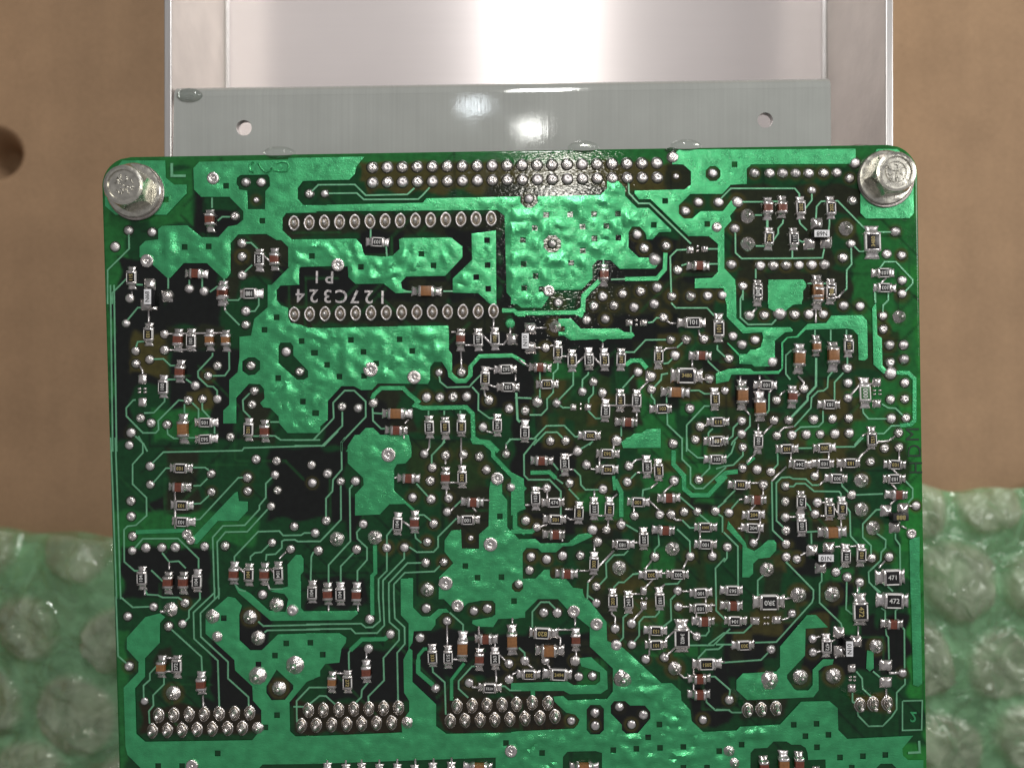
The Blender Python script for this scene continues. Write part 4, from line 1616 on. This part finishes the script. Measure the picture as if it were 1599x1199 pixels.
def pour_mesh(tis, name):
    T = tri[tis]
    vid = {}; vs = []; fs = []
    bset = {}
    for t in T:
        for a, b_ in ((t[0], t[1]), (t[1], t[2]), (t[2], t[0])):
            e = (min(a, b_), max(a, b_))
            if len(edge[e]) == 1: bset[(a, b_)] = 1
    bv = {a for e in bset for a in e}
    nrm = {}
    for a, b_ in bset:
        d = pa[b_] - pa[a]; l = math.hypot(*d) or 1
        nn = np.array((d[1], -d[0])) / l
        for q in (a, b_): nrm[q] = nrm.get(q, 0) + nn
    for t in T:
        f = []
        for q in t:
            if q not in vid:
                vid[q] = len(vs)
                z = HC if q in bv else HC + .001 + max(-.006, wrinkle(*pa[q])) * min(1, (kd.find((pa[q][0], pa[q][1], 0))[2] / 11) ** 1.3)
                vs.append(W2(pa[q][0], pa[q][1], z))
            f.append(vid[q])
        fs.append(tuple(f))
    low = {}
    for q in bv:
        nn = nrm[q]; l = math.hypot(*nn) or 1; off = nn / l * 1.0
        low[q] = len(vs); vs.append(W2(pa[q][0] + off[0], pa[q][1] + off[1], -.001))
    for a, b_ in bset: fs.append((vid[b_], vid[a], low[a], low[b_]))
    me = mesh_of(name, vs, fs, M['copper'], True)
    me.set_sharp_from_angle(angle=R(32))
    return me
# CDT triangles are counter-clockwise in pixel space (y down) -> flip after mapping
tri = tri[:, ::-1]
_a = pa[tri]; _area = (_a[:, 1, 0] - _a[:, 0, 0]) * (_a[:, 2, 1] - _a[:, 0, 1]) - (_a[:, 1, 1] - _a[:, 0, 1]) * (_a[:, 2, 0] - _a[:, 0, 0])
tri[_area > 0] = tri[_area > 0][:, ::-1]
for c, tis in sorted(comps.items(), key=lambda q: -len(q[1])):
    if len(tis) < 3: continue
    obj('copper_area', pour_mesh(tis, 'copper_area'), board)

# ---- traces
def ribbon(pts, w, h, m, round_=False, name='copper_trace', z0=0.0):
    P = [np.array(p, float) for p in pts]
    P = [p for i, p in enumerate(P) if i == 0 or np.hypot(*(p - P[i - 1])) > .5]
    if len(P) < 2: return None
    prof = [(-w / 2 - .7, -.001), (-w / 2 + .15, h), (w / 2 - .15, h), (w / 2 + .7, -.001)]
    if round_: prof = [(-w / 2, -.001), (-w * .42, h * .7), (-w * .2, h), (w * .2, h), (w * .42, h * .7), (w / 2, -.001)]
    vs, fs = [], []
    for i, p in enumerate(P):
        if i == 0: d = P[1] - p; k = 1
        elif i == len(P) - 1: d = p - P[i - 1]; k = 1
        else:
            d0 = (p - P[i - 1]) / np.hypot(*(p - P[i - 1])); d1 = (P[i + 1] - p) / np.hypot(*(P[i + 1] - p))
            d = d0 + d1
            if np.hypot(*d) < .2: d = d1
            k = 1 / max(.45, np.hypot(*d) / 2)
        d = d / np.hypot(*d); nn = np.array((-d[1], d[0])) * k
        for o_, z in prof:
            v = W2(p[0] + nn[0] * o_, p[1] + nn[1] * o_, z + z0 if z > 0 else z); vs.append(v)
    q = len(prof)
    for i in range(len(P) - 1):
        for k in range(q - 1): fs.append((i * q + k, i * q + k + 1, (i + 1) * q + k + 1, (i + 1) * q + k))
    fs.append(tuple(range(q))); fs.append(tuple(range((len(P) - 1) * q + q - 1, (len(P) - 1) * q - 1, -1)))
    return vs, [f[::-1] for f in fs]
traces = []
for i, (code, val, pts, ex) in enumerate(ENT):
    if code in 'TW' and len(pts) > 1:
        w = (val or (14 if code == 'T' else 17)) / 5
        lens = sum(math.dist(pts[k], pts[k + 1]) for k in range(len(pts) - 1))
        if code == 'T': r_ = ribbon(pts, max(1.6, w - .9), HC, None, z0=.0008 + (i % 40) * .00004)
        else: r_ = ribbon(pts, w, .030, None, True, z0=(i % 30) * .0001)
        if r_: traces.append((lens * w, code, r_, pts))
tc_ = sorted([t for t in traces if t[1] == 'T'], key=lambda t: -t[0])
rest_v, rest_f = [], []
for k, (l, code, (vs, fs), pts) in enumerate(tc_):
    if k < 295: obj('copper_trace', mesh_of('copper_trace', vs, fs, M['trace' if l / sum(math.dist(pts[q], pts[q + 1]) for q in range(len(pts) - 1)) < 4.6 else 'copper'], False), board)
    else:
        s0 = len(rest_v); rest_v += vs; rest_f += [tuple(a + s0 for a in f) for f in fs]
if rest_v:
    tag(obj('copper_trace', mesh_of('short_traces', rest_v, rest_f, M['trace']), board), kind='stuff')
for l, code, (vs, fs), pts in traces:
    if code == 'W': obj('tinned_trace', mesh_of('tinned_trace', vs, fs, M['solder'], True), board)
# tinned ends where thin traces run into joints and pads
# ---- solder joints
def dome_variants():
    out = []
    for k in range(6):
        rng = random.Random(k)
        if k % 3 == 0: prof = [(1.0, -.01), (.99, .10), (.9, .32), (.68, .52), (.42, .62), (.26, .58), (.12, .52), (0, .50)]
        elif k % 3 == 1: prof = [(1.0, -.01), (.98, .10), (.88, .30), (.66, .50), (.4, .62), (.2, .70), (.1, .76), (0, .78)]
        else: prof = [(1.0, -.01), (.99, .12), (.9, .34), (.7, .50), (.45, .57), (.2, .60), (.1, .6), (0, .6)]
        out.append(lathe('solder_joint', prof, 18, M['solder'] if k % 2 else M['bright'], .035, rng))
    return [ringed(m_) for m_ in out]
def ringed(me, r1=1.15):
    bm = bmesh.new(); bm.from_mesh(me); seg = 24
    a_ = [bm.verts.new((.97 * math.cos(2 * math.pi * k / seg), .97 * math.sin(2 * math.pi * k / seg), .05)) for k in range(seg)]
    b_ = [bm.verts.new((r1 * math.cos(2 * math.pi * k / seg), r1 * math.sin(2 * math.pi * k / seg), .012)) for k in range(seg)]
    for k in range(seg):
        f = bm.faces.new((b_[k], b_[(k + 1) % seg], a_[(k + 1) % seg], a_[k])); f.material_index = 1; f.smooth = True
    bm.to_mesh(me); bm.free(); me.materials.append(M['joint_shade']); return me
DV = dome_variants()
joints = []
for code, val, pts, ex in ENT:
    if code == 'O':
        for x, y in pts: joints.append((x, y, (val or 35) / 5))
# drop duplicates recorded twice in overlapping tiles
uniq = []
for j in sorted(joints, key=lambda t: -t[2]):
    if all(math.hypot(j[0] - u[0], j[1] - u[1]) > 7 for u in uniq): uniq.append(j)
# rectangular header: two rows of twenty
hdr = []
for k in range(20):
    hdr.append((581.2 + 23.39 * k, 262 - 7.0 * k / 19, 8.5)); hdr.append((581.6 + 23.41 * k, 285.6 - 8 * k / 19, 8.4))
for k, (x, y, r_) in enumerate(hdr):
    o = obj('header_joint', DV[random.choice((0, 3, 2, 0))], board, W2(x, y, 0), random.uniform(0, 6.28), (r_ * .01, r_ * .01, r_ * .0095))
restj = []
for k, (x, y, r_) in enumerate(uniq):
    me = DV[random.randrange(6)]
    rs = r_ * .01 * random.uniform(.96, 1.08); hz = rs * random.uniform(.8, 1.15); rz = random.uniform(0, 6.28)
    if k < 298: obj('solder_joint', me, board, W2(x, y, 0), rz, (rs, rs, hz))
    else: restj.append((me, x, y, rs, hz, rz))
if restj:
    bm = bmesh.new()
    for me, x, y, rs, hz, rz in restj:
        n0 = len(bm.verts); bm.from_mesh(me); bm.verts.ensure_lookup_table()
        bmesh.ops.transform(bm, verts=bm.verts[n0:], matrix=Matrix.Translation(W2(x, y, 0)) @ Matrix.Rotation(rz, 4, 'Z') @ Matrix.Diagonal((rs, rs, hz, 1)))
    me = bm_mesh('small_joints', bm, M['solder'], True); me.materials.append(M['joint_shade']); tag(obj('solder_joint', me, board), kind='stuff')
# pins in oval pads
rng = random.Random(3)
oval = [lathe('pin_joint', [(1.0, -.01), (.98, .14), (.90, .26), (.74, .12), (.55, .03), (.36, .05), (.30, .5), (.2, .66), (0, .7)], 20, M['solder'], .03, random.Random(i), .70, 1.0, pinch=.25) for i in range(3)]
oval2 = [lathe('pin_joint', [(1.0, -.01), (.97, .10), (.86, .16), (.66, .22), (.5, .5), (.36, .95), (.2, 1.1), (0, 1.14)], 20, M['bright'], .05, random.Random(i), .72, 1.0, pinch=.25) for i in range(3)]
M['resid'] = mat('brown flux_residue over solder', (.20, .17, .13), .2, .6)
for m_, q0, q1 in [(m_, 60, 100) for m_ in oval] + [(m_, 40, 60) for m_ in oval2]:
    m_.materials.append(M['resid'])
    for q, p in enumerate(m_.polygons):
        if q0 <= q < q1: p.material_index = 1
tip = lathe('pin_tip', [(1, 0), (.95, .4), (.6, .8), (0, 1)], 10, M['bright'])
def pin_row(x0, y0, x1, y1, n):
    for k in range(n):
        t = k / (n - 1); x, y = x0 + (x1 - x0) * t, y0 + (y1 - y0) * t
        o = obj('pin_joint', oval[k % 3], board, W2(x, y, 0), random.uniform(-.08, .08), (.125, .125, .15))
pin_row(459.6, 349, 767, 342, 14)
pin_row(460, 491, 770.6, 486, 14)
for code, val, pts, ex in ENT:
    if code == 'E':
        for x, y in pts: obj('pin_joint', rng.choice(oval2), board, W2(x, y, 0), rng.uniform(-.1, .1), (.124, .124, .12))
    elif code == 'L':
        (x, y), (tx, ty) = pts
        o = obj('long_pin_joint', oval2[0], board, W2(x, y, 0), 0, (.13, .125, .11))
        a = W2(x, y, .06); b_ = W2(tx, ty, .62); b_ = Vector((b_.x, b_.y, .50)); d = b_ - a
        bm = bmesh.new(); bmesh.ops.create_cone(bm, segments=10, radius1=.034, radius2=.030, depth=d.length, cap_ends=True)
        bmesh.ops.bevel(bm, geom=[e for e in bm.edges if len(e.link_faces) == 2 and all(v.co.z > 0 for v in e.verts)], offset=.008, segments=1, affect='EDGES')
        c = obj('lead_pin', bm_mesh('lead_pin', bm, M['bright'], True), o)
        mt = Matrix.Translation((a + b_) / 2) @ d.to_track_quat('Z', 'Y').to_matrix().to_4x4()
        c.matrix_parent_inverse = (Matrix.Translation(o.location) @ Matrix.Diagonal((.13, .125, .11, 1))).inverted()
        c.matrix_basis = mt
cones = [lathe('solder_cone', [(1.0, -.01), (.985, .07), (.93, .14), (.78, .26), (.58, .42), (.38, .60), (.27, .72), (.24, .86), (.16, .96), (0, 1.0)], 18, M['bright'], .07, random.Random(20 + i)) for i in range(3)]
flat = [lathe('test_pad', [(1.02, -.25), (1.0, -.01), (.98, .10), (.86, .22), (.7, .20), (.5, .26), (.34, .14), (.2, .10), (.1, .3), (0, .32)], 24, M['bright'], .015, random.Random(30)),
        lathe('test_pad', [(1.02, -.25), (1.0, -.01), (.98, .08), (.88, .13), (.55, .13), (.38, .09), (.26, .02), (.18, .07), (0, .09)], 24, M['bright'], .015, random.Random(31))]
for code, val, pts, ex in ENT:
    if code == 'B':
        for x, y in pts:
            r_ = val / 500
            obj('solder_cone', rng.choice(cones), board, W2(x, y, 0), rng.uniform(0, 6.28), (r_, r_, r_ * 1.1))
    elif code == 'D':
        for x, y in pts: obj('test_pad', flat[0], board, W2(x, y, .026), rng.uniform(0, 6), (val / 500, val / 500, .12))
    elif code == 'A':
        for x, y in pts: obj('test_pad', flat[1], board, W2(x, y, .030), rng.uniform(0, 6), (val / 500, val / 500, .14))
    elif code == 'G':
        for x, y in pts: obj('copper_dot', lathe('copper_dot', [(1, 0), (.95, .5), (.6, .9), (0, 1)], 16, M['copper']), board, W2(x, y, 0), 0, (val / 500, val / 500, .03))

# ---- surface-mount parts
cache = {}
def pillow(name, lx, ly, h, m, seed=0, n=6):
    rr = random.Random(seed); vs, fs = [], []
    for j in range(n + 1):
        for i in range(n + 1):
            u, v = i / n * 2 - 1, j / n * 2 - 1
            e = max(0, 1 - abs(u) ** 3) * max(0, 1 - abs(v) ** 3)
            vs.append((u * lx / 2, v * ly / 2, -.004 if max(abs(u), abs(v)) > .999 else .018 + h * e ** .6 * (1 + rr.uniform(-.18, .18))))
    for j in range(n):
        for i in range(n):
            a = j * (n + 1) + i; fs.append((a, a + 1, a + n + 2, a + n + 1))
    return mesh_of(name, vs, fs, m, True)
def fillet(L0, L1, wd, hb, seed):
    """solder end: metal cap on the body end, then a concave waisted slope down to the pad; +x outwards from 0"""
    key = ('f', round(L1, 3), round(wd, 3), round(hb, 3), seed)
    if key in cache: return cache[key]
    rr = random.Random(seed)
    st = [(-L0, 1.03, hb + .006), (-L0 * .1, 1.05, hb + .008), (.006, 1.02, hb * .9), (L1 * .18, .84, hb * .62), (L1 * .42, .74, hb * .42), (L1 * .7, .86, hb * .34), (L1 * .93, 1.02, hb * .22), (L1, 1.04, -.003)]
    vs, fs = [], []
    q = 7
    for si, (x, kw, z) in enumerate(st):
        for k in range(q):
            t = k / (q - 1) * 2 - 1
            yy = t * wd / 2 * kw
            if abs(t) > .99: zz = -.003
            else:
                zz = z * (1 - .12 * t * t) * (1 + (rr.uniform(-.14, .14) if si > 2 else 0))
                if abs(t) > .6: yy = math.copysign(wd / 2 * kw * .97, t)
            vs.append((x + (rr.uniform(-.006, .006) if si > 3 else 0), yy, max(zz, -.003)))
    for i in range(len(st) - 1):
        for k in range(q - 1):
            a = i * q + k; fs.append((a, a + q, a + q + 1, a + 1))
    me = mesh_of('terminal', vs, fs, M['bright'] if seed % 3 else M['solder'], True)
    cache[key] = me; return me
textc = {}
def text_mesh(s, size, m, ext=.0015):
    key = (s, round(size, 4), m.name)
    if key in textc: return textc[key]
    c = bpy.data.curves.new('t', 'FONT'); c.body = s; c.size = size; c.align_x = 'CENTER'; c.align_y = 'CENTER'; c.extrude = ext; c.offset = 0 if m.name.startswith('inner') else size * .012
    c.resolution_u = 3
    o = bpy.data.objects.new('t', c); COL.objects.link(o)
    bpy.context.view_layer.update()
    me = bpy.data.meshes.new_from_object(o.evaluated_get(bpy.context.evaluated_depsgraph_get()))
    bpy.data.objects.remove(o); me.name = 'marking'; me.materials.clear(); me.materials.append(m)
    textc[key] = me; return me
def body_mesh(kind, lx, ly, h, m, bev):
    key = (kind, round(lx, 3), round(ly, 3), m.name)
    if key in cache: return cache[key]
    bm = bmesh.new(); box_bm(bm, 0, 0, .004, h, lx, ly, bev)
    me = bm_mesh(kind, bm, m); smooth_by_angle(me, 40); cache[key] = me; return me
pr = random.Random(11)
nchip = 0
def chip(x, y, ori, code, ex, up):
    global nchip
    nchip += 1
    nums = [e for e in ex if e.replace('.', '').isdigit()]
    txt = None
    if code == 'R':
        txt = ex[0]; nums = ex[1:3]
    tot, wd = (float(nums[0]), float(nums[1])) if len(nums) >= 2 else (180, 71)
    tot *= .002; wd *= .002
    big = wd > .19
    blen = tot * (.55 if big else .55) if code == 'R' else tot * .50
    h = .055 if code == 'R' else (.10 if tot > .4 else .085)
    if big: h = .07
    ang = (0 if ori == 'h' else math.pi / 2) + R(pr.uniform(-2.5, 2.5))
    flip = 0 if up else math.pi
    if ori == 'v': flip = pr.choice((0, math.pi))
    j = (pr.uniform(-.008, .008), pr.uniform(-.008, .008))
    p = W2(x, y, 0)
    p = Vector((p.x + j[0], p.y + j[1], .004))
    if code == 'R':
        root = obj('chip_resistor', body_mesh('chip_resistor', blen + .01, wd, h, M['ceramic'], .006), board, p, ang + flip)
        cm = M['greenglaze'] if 'g' in ex else M['coating']
        obj('glaze_window', body_mesh('glaze_window', blen * (.80 if big else .70), wd * .80, .010, cm, .003), root, (0, 0, h - .006))
        wide = 'g' in ex or pr.random() < .5
        mk = M['whitemark'] if wide else M['goldmark']
        size = min(wd * .80 * .95, blen * .70 / max(1, len(txt)) * 1.65)
        obj('marking', text_mesh(txt, size, mk), root, (0, 0, h + .0058))
    else:
        cm = M['tan'] if 'b' in ex else M['red']
        root = obj('chip_capacitor', body_mesh('chip_capacitor', blen * .96, wd * .96, h, cm, .014), board, p, ang)
    L1 = (tot - blen) / 2
    f = pr.uniform(.72, 1.18)
    for k, sgn in enumerate((0, math.pi)):
        kk = f if k == 0 else 2 - f
        L0 = .028 if code == 'R' else .038
        me = fillet(L0, round(L1 * kk, 2), wd, h, pr.randrange(5))
        d = 1 if k == 0 else -1
        obj('terminal', me, root, (d * blen / 2, 0, 0), sgn)
for code, val, pts, ex in ENT:
    if code in 'RC' and pts:
        ex = list(ex); ori = ex.pop(0); up = False
        if code == 'R' and ori.startswith('^'): up, ori = True, ori[1:]
        if code == 'R' and ex and ex[0].startswith('^'): up = True; ex[0] = ex[0][1:]
        if ori.startswith('^'): ori = ori[1:]; up = True
        chip(*pts[0], ori, code, ex, up)
    elif code == 'P':
        lx, ly = float(ex[0]) * .002, float(ex[1]) * .002
        small = max(lx, ly) < .08
        obj('bare_pad' if not small else 'pad_dot', pillow('bare_pad', lx, ly, .012 if small else .03, M['bright'], int(lx * 1000 + pts[0][0])), board, W2(*pts[0], 0))
    elif code == 'S':
        ori, txt = ex[0], ex[1]
        x, y = pts[0]
        lx, ly = .245, .115
        ang = 0 if ori == 'h' else math.pi / 2
        cm = M['sotblack'] if txt == '888' else M['sotgrey']
        root = obj('transistor', body_mesh('transistor', lx, ly, .15, M['sotblack'], .012), board, W2(x, y, 0), ang)
        obj('top_face', body_mesh('top_face', lx * .96, ly * .94, .012, cm, .004), root, (0, 0, .142))
        mk = M['goldmark'] if txt == '888' else M['darkmark']
        obj('marking', text_mesh(txt, .095, mk, .001), root, (0, 0, .1545), math.pi if ori == 'h' else 0)
        for k, (qx, qy) in enumerate(pts[1:4]):
            v = W2(qx, qy, 0) - W2(x, y, 0)
            v.rotate(Matrix.Rotation(-ang, 3, 'Z'))
            rr = random.Random(k + int(qx))
            vs, fs = [], []
            n = 6; s_ = .185
            tow = Vector((-v.x, -v.y)); 
            if tow.length > 0: tow = tow.normalized() * .04
            for jj in range(n + 1):
                for ii in range(n + 1):
                    u, w_ = ii / n * 2 - 1, jj / n * 2 - 1
                    e = 1 - max(abs(u - tow.x * 6), abs(w_ - tow.y * 6)) * .85
                    z = -.003 if max(abs(u), abs(w_)) > .99 else .022 + .06 * max(0, e) ** 1.2 * (1 + rr.uniform(-.15, .15))
                    vs.append((u * s_ / 2, w_ * s_ / 2, z))
            for jj in range(n):
                for ii in range(n):
                    a = jj * (n + 1) + ii; fs.append((a, a + 1, a + n + 2, a + n + 1))
            obj('terminal', mesh_of('terminal', vs, fs, M['bright'], True), root, (v.x, v.y, 0))

# ---- etched lettering (upside down as the board lies)
def letters(s, x, y, size, rz, m, ext=.008, mirror=False):
    for k, ch in enumerate(s):
        if ch == ' ': continue
        sp = size * .74
        dx = (k - (len(s) - 1) / 2) * sp
        p = W2(x, y, .006); q = Vector((dx, 0, 0)); q.rotate(Matrix.Rotation(rz, 3, 'Z'))
        obj('etched_letter', text_mesh(ch, size, m, ext), board, p + q, rz, (-1, 1, 1) if mirror else None)
letters('127C324', 533, 462, .29, R(179), M['solder'])
letters('P1', 505, 432, .27, R(179), M['solder'])
letters('M', 1426, 678, .30, R(90), M['innertext'], .001)
letters('D', 1429, 704, .30, R(90), M['innertext'], .001)
letters('H', 1431, 730, .30, R(90), M['innertext'], .001)
letters('2', 1426, 1118, .22, R(180), M['copper'], .006, True)
# embossed scrawl in the copper near the top edge
def emboss(pts, closed=False):
    r_ = ribbon(pts, 3.2, .03, None, True, z0=.004)
    obj('embossed_stroke', mesh_of('embossed_stroke', r_[0], r_[1], M['copper'], True), board)
emboss([(170 + a / 5, 225 + b / 5) for a, b in ((1130, 140), (1098, 165), (1100, 205), (1125, 222))])
emboss([(170 + a / 5, 225 + b / 5) for a, b in ((1165, 150), (1190, 195), (1225, 222), (1262, 205), (1268, 185))])
emboss([(170 + a / 5, 225 + b / 5) for a, b in ((1300, 150), (1345, 138), (1395, 145), (1405, 175), (1385, 212), (1340, 215), (1285, 205))])

# resin drops on the board's top edge
for x, y, w in ((437, 240, .26), (911, 231, .25), (1071, 229, .25), (1046, 236, .10)):
    o = obj('resin_drop', lathe('resin_drop', [(1, 0), (.92, .3), (.7, .55), (.4, .7), (0, .75)], 22, M['resin']), board, W2(x, y, -.06), 0, (w, w * .42, .18))

# ---------------------------------------------------------------- bolts and washers
def hexbolt(bx_, by_, rot, label, which):
    root = bpy.data.objects.new('hex_bolt', None); COL.objects.link(root); root.location = W2(bx_, by_, 0)
    tag(root, label, 'bolt', 'hex bolts holding the board')
    obj('washer', lathe('washer', [(.465, .0), (.465, .03), (.455, .04), (.30, .04), (0, .04)], 48, M['washer']), root, (.02, -.02, .014))
    smooth_by_angle(bpy.data.meshes[root.children[0].data.name], 30)
    f = lathe('flange', [(.44, .055), (.446, .085), (.43, .10), (.39, .108), (.30, .11), (0, .11)], 48, M['zinc']); smooth_by_angle(f, 30)
    obj('flange', f, root); root.scale = (.95, .95, .95)
    # head: hexagon with chamfered crown
    vs, fs = [], []
    Rh = .365; n = 48
    def hexr(a): 
        a = (a - rot + 1e-7) % (math.pi / 3) - math.pi / 6
        return Rh * math.cos(math.pi / 6) / math.cos(a)
    zt = .46
    prof = []
    for zz, kind in ((.10, 'h'), (.37, 'h'), (.40, 'm'), (zt, 'c'), (zt, 'i'), (zt - .025, 'j')):
        for k in range(n):
            a = 2 * math.pi * k / n + rot
            h_ = hexr(a)
            if kind == 'h':
                r_ = h_; z_ = zz
                if zz > .3: z_ = .44 - .10 * ((h_ - Rh * .866) / (Rh * .134))
            elif kind == 'm': r_ = min(h_, .318) * .99; z_ = .448
            elif kind == 'c': r_ = .272; z_ = zt
            elif kind == 'i': r_ = .245; z_ = zt
            else: r_ = .236; z_ = zz
            vs.append((r_ * math.cos(a), r_ * math.sin(a), z_))
    for i in range(5):
        for k in range(n): fs.append((i * n + k, i * n + (k + 1) % n, (i + 1) * n + (k + 1) % n, (i + 1) * n + k))
    vs.append((0, 0, zt - .018)); c = len(vs) - 1
    for k in range(n): fs.append((5 * n + k, 5 * n + (k + 1) % n, c))
    me = mesh_of('bolt_head', vs, fs, M['zinc']); smooth_by_angle(me, 14)
    hd = obj('bolt_head', me, root)
    def stroke(pts, r_=.009):
        bm = bmesh.new()
        for a, b_ in zip(pts[:-1], pts[1:]):
            a, b_ = Vector((*a, 0)), Vector((*b_, 0)); d = b_ - a
            g = bmesh.ops.create_cone(bm, segments=8, radius1=r_, radius2=r_, depth=d.length + r_, cap_ends=True)
            bmesh.ops.transform(bm, verts=g['verts'], matrix=Matrix.Translation((a + b_) / 2) @ d.to_track_quat('Z', 'Y').to_matrix().to_4x4())
        obj('head_mark', bm_mesh('head_mark', bm, M['zinc'], True), hd, (0, 0, zt - .017))
    if which:
        for ang in (150, 30, 270):
            stroke([(.015 * math.cos(R(ang)), .015 * math.sin(R(ang))), (.15 * math.cos(R(ang)), .15 * math.sin(R(ang)))])
        ringp = [(.165 * math.cos(2 * math.pi * k / 24), .165 * math.sin(2 * math.pi * k / 24)) for k in range(25)]
        stroke(ringp, .007)
        stroke([(.05 + .04 * math.cos(t * .7), -.055 + .045 * math.sin(t * .7)) for t in range(8)])
        stroke([(-.02, .12), (.03, .10), (.02, .06)])
        stroke([(-.13, -.03), (-.10, -.06), (-.05, -.03)]); stroke([(-.1, -.10), (-.06, -.11)])
    else:
        stroke([(-.13, .03), (-.05, .02), (.02, -.02), (.10, -.04), (.16, -.03)])
        stroke([(-.10, .10), (-.07, .05), (-.11, .06)]); stroke([(-.05, .16), (-.04, .11), (-.09, .12), (-.02, .07)])
        stroke([(.04, .14), (.07, .10), (.03, .06)]); stroke([(.11, .09), (.15, .03)])
        stroke([(-.10, -.08), (-.06, -.13), (-.01, -.12), (.0, -.07), (-.04, -.06)]); stroke([(.04, -.06), (.08, -.14)]); stroke([(.09, -.02), (.14, -.08)])
    # spacer under the board
    f = lathe('spacer', [(.40, ZF + .0), (.40, ZF + .3), (.34, ZF + .35), (.34, -.45), (.47, -.43), (.48, -.19), (.46, -.168), (0, -.168)], 36, M['washer']); smooth_by_angle(f, 30)
    obj('spacer', f, root, (.20 if not which else -.30, .14, 0))
hexbolt(212, 299, R(22), 'worn hex flange bolt with a scratched head, beside the etched letter L', 0)
hexbolt(1380, 279, R(8), 'bright hex flange bolt with a Y-shaped head mark, above the square copper pad', 1)
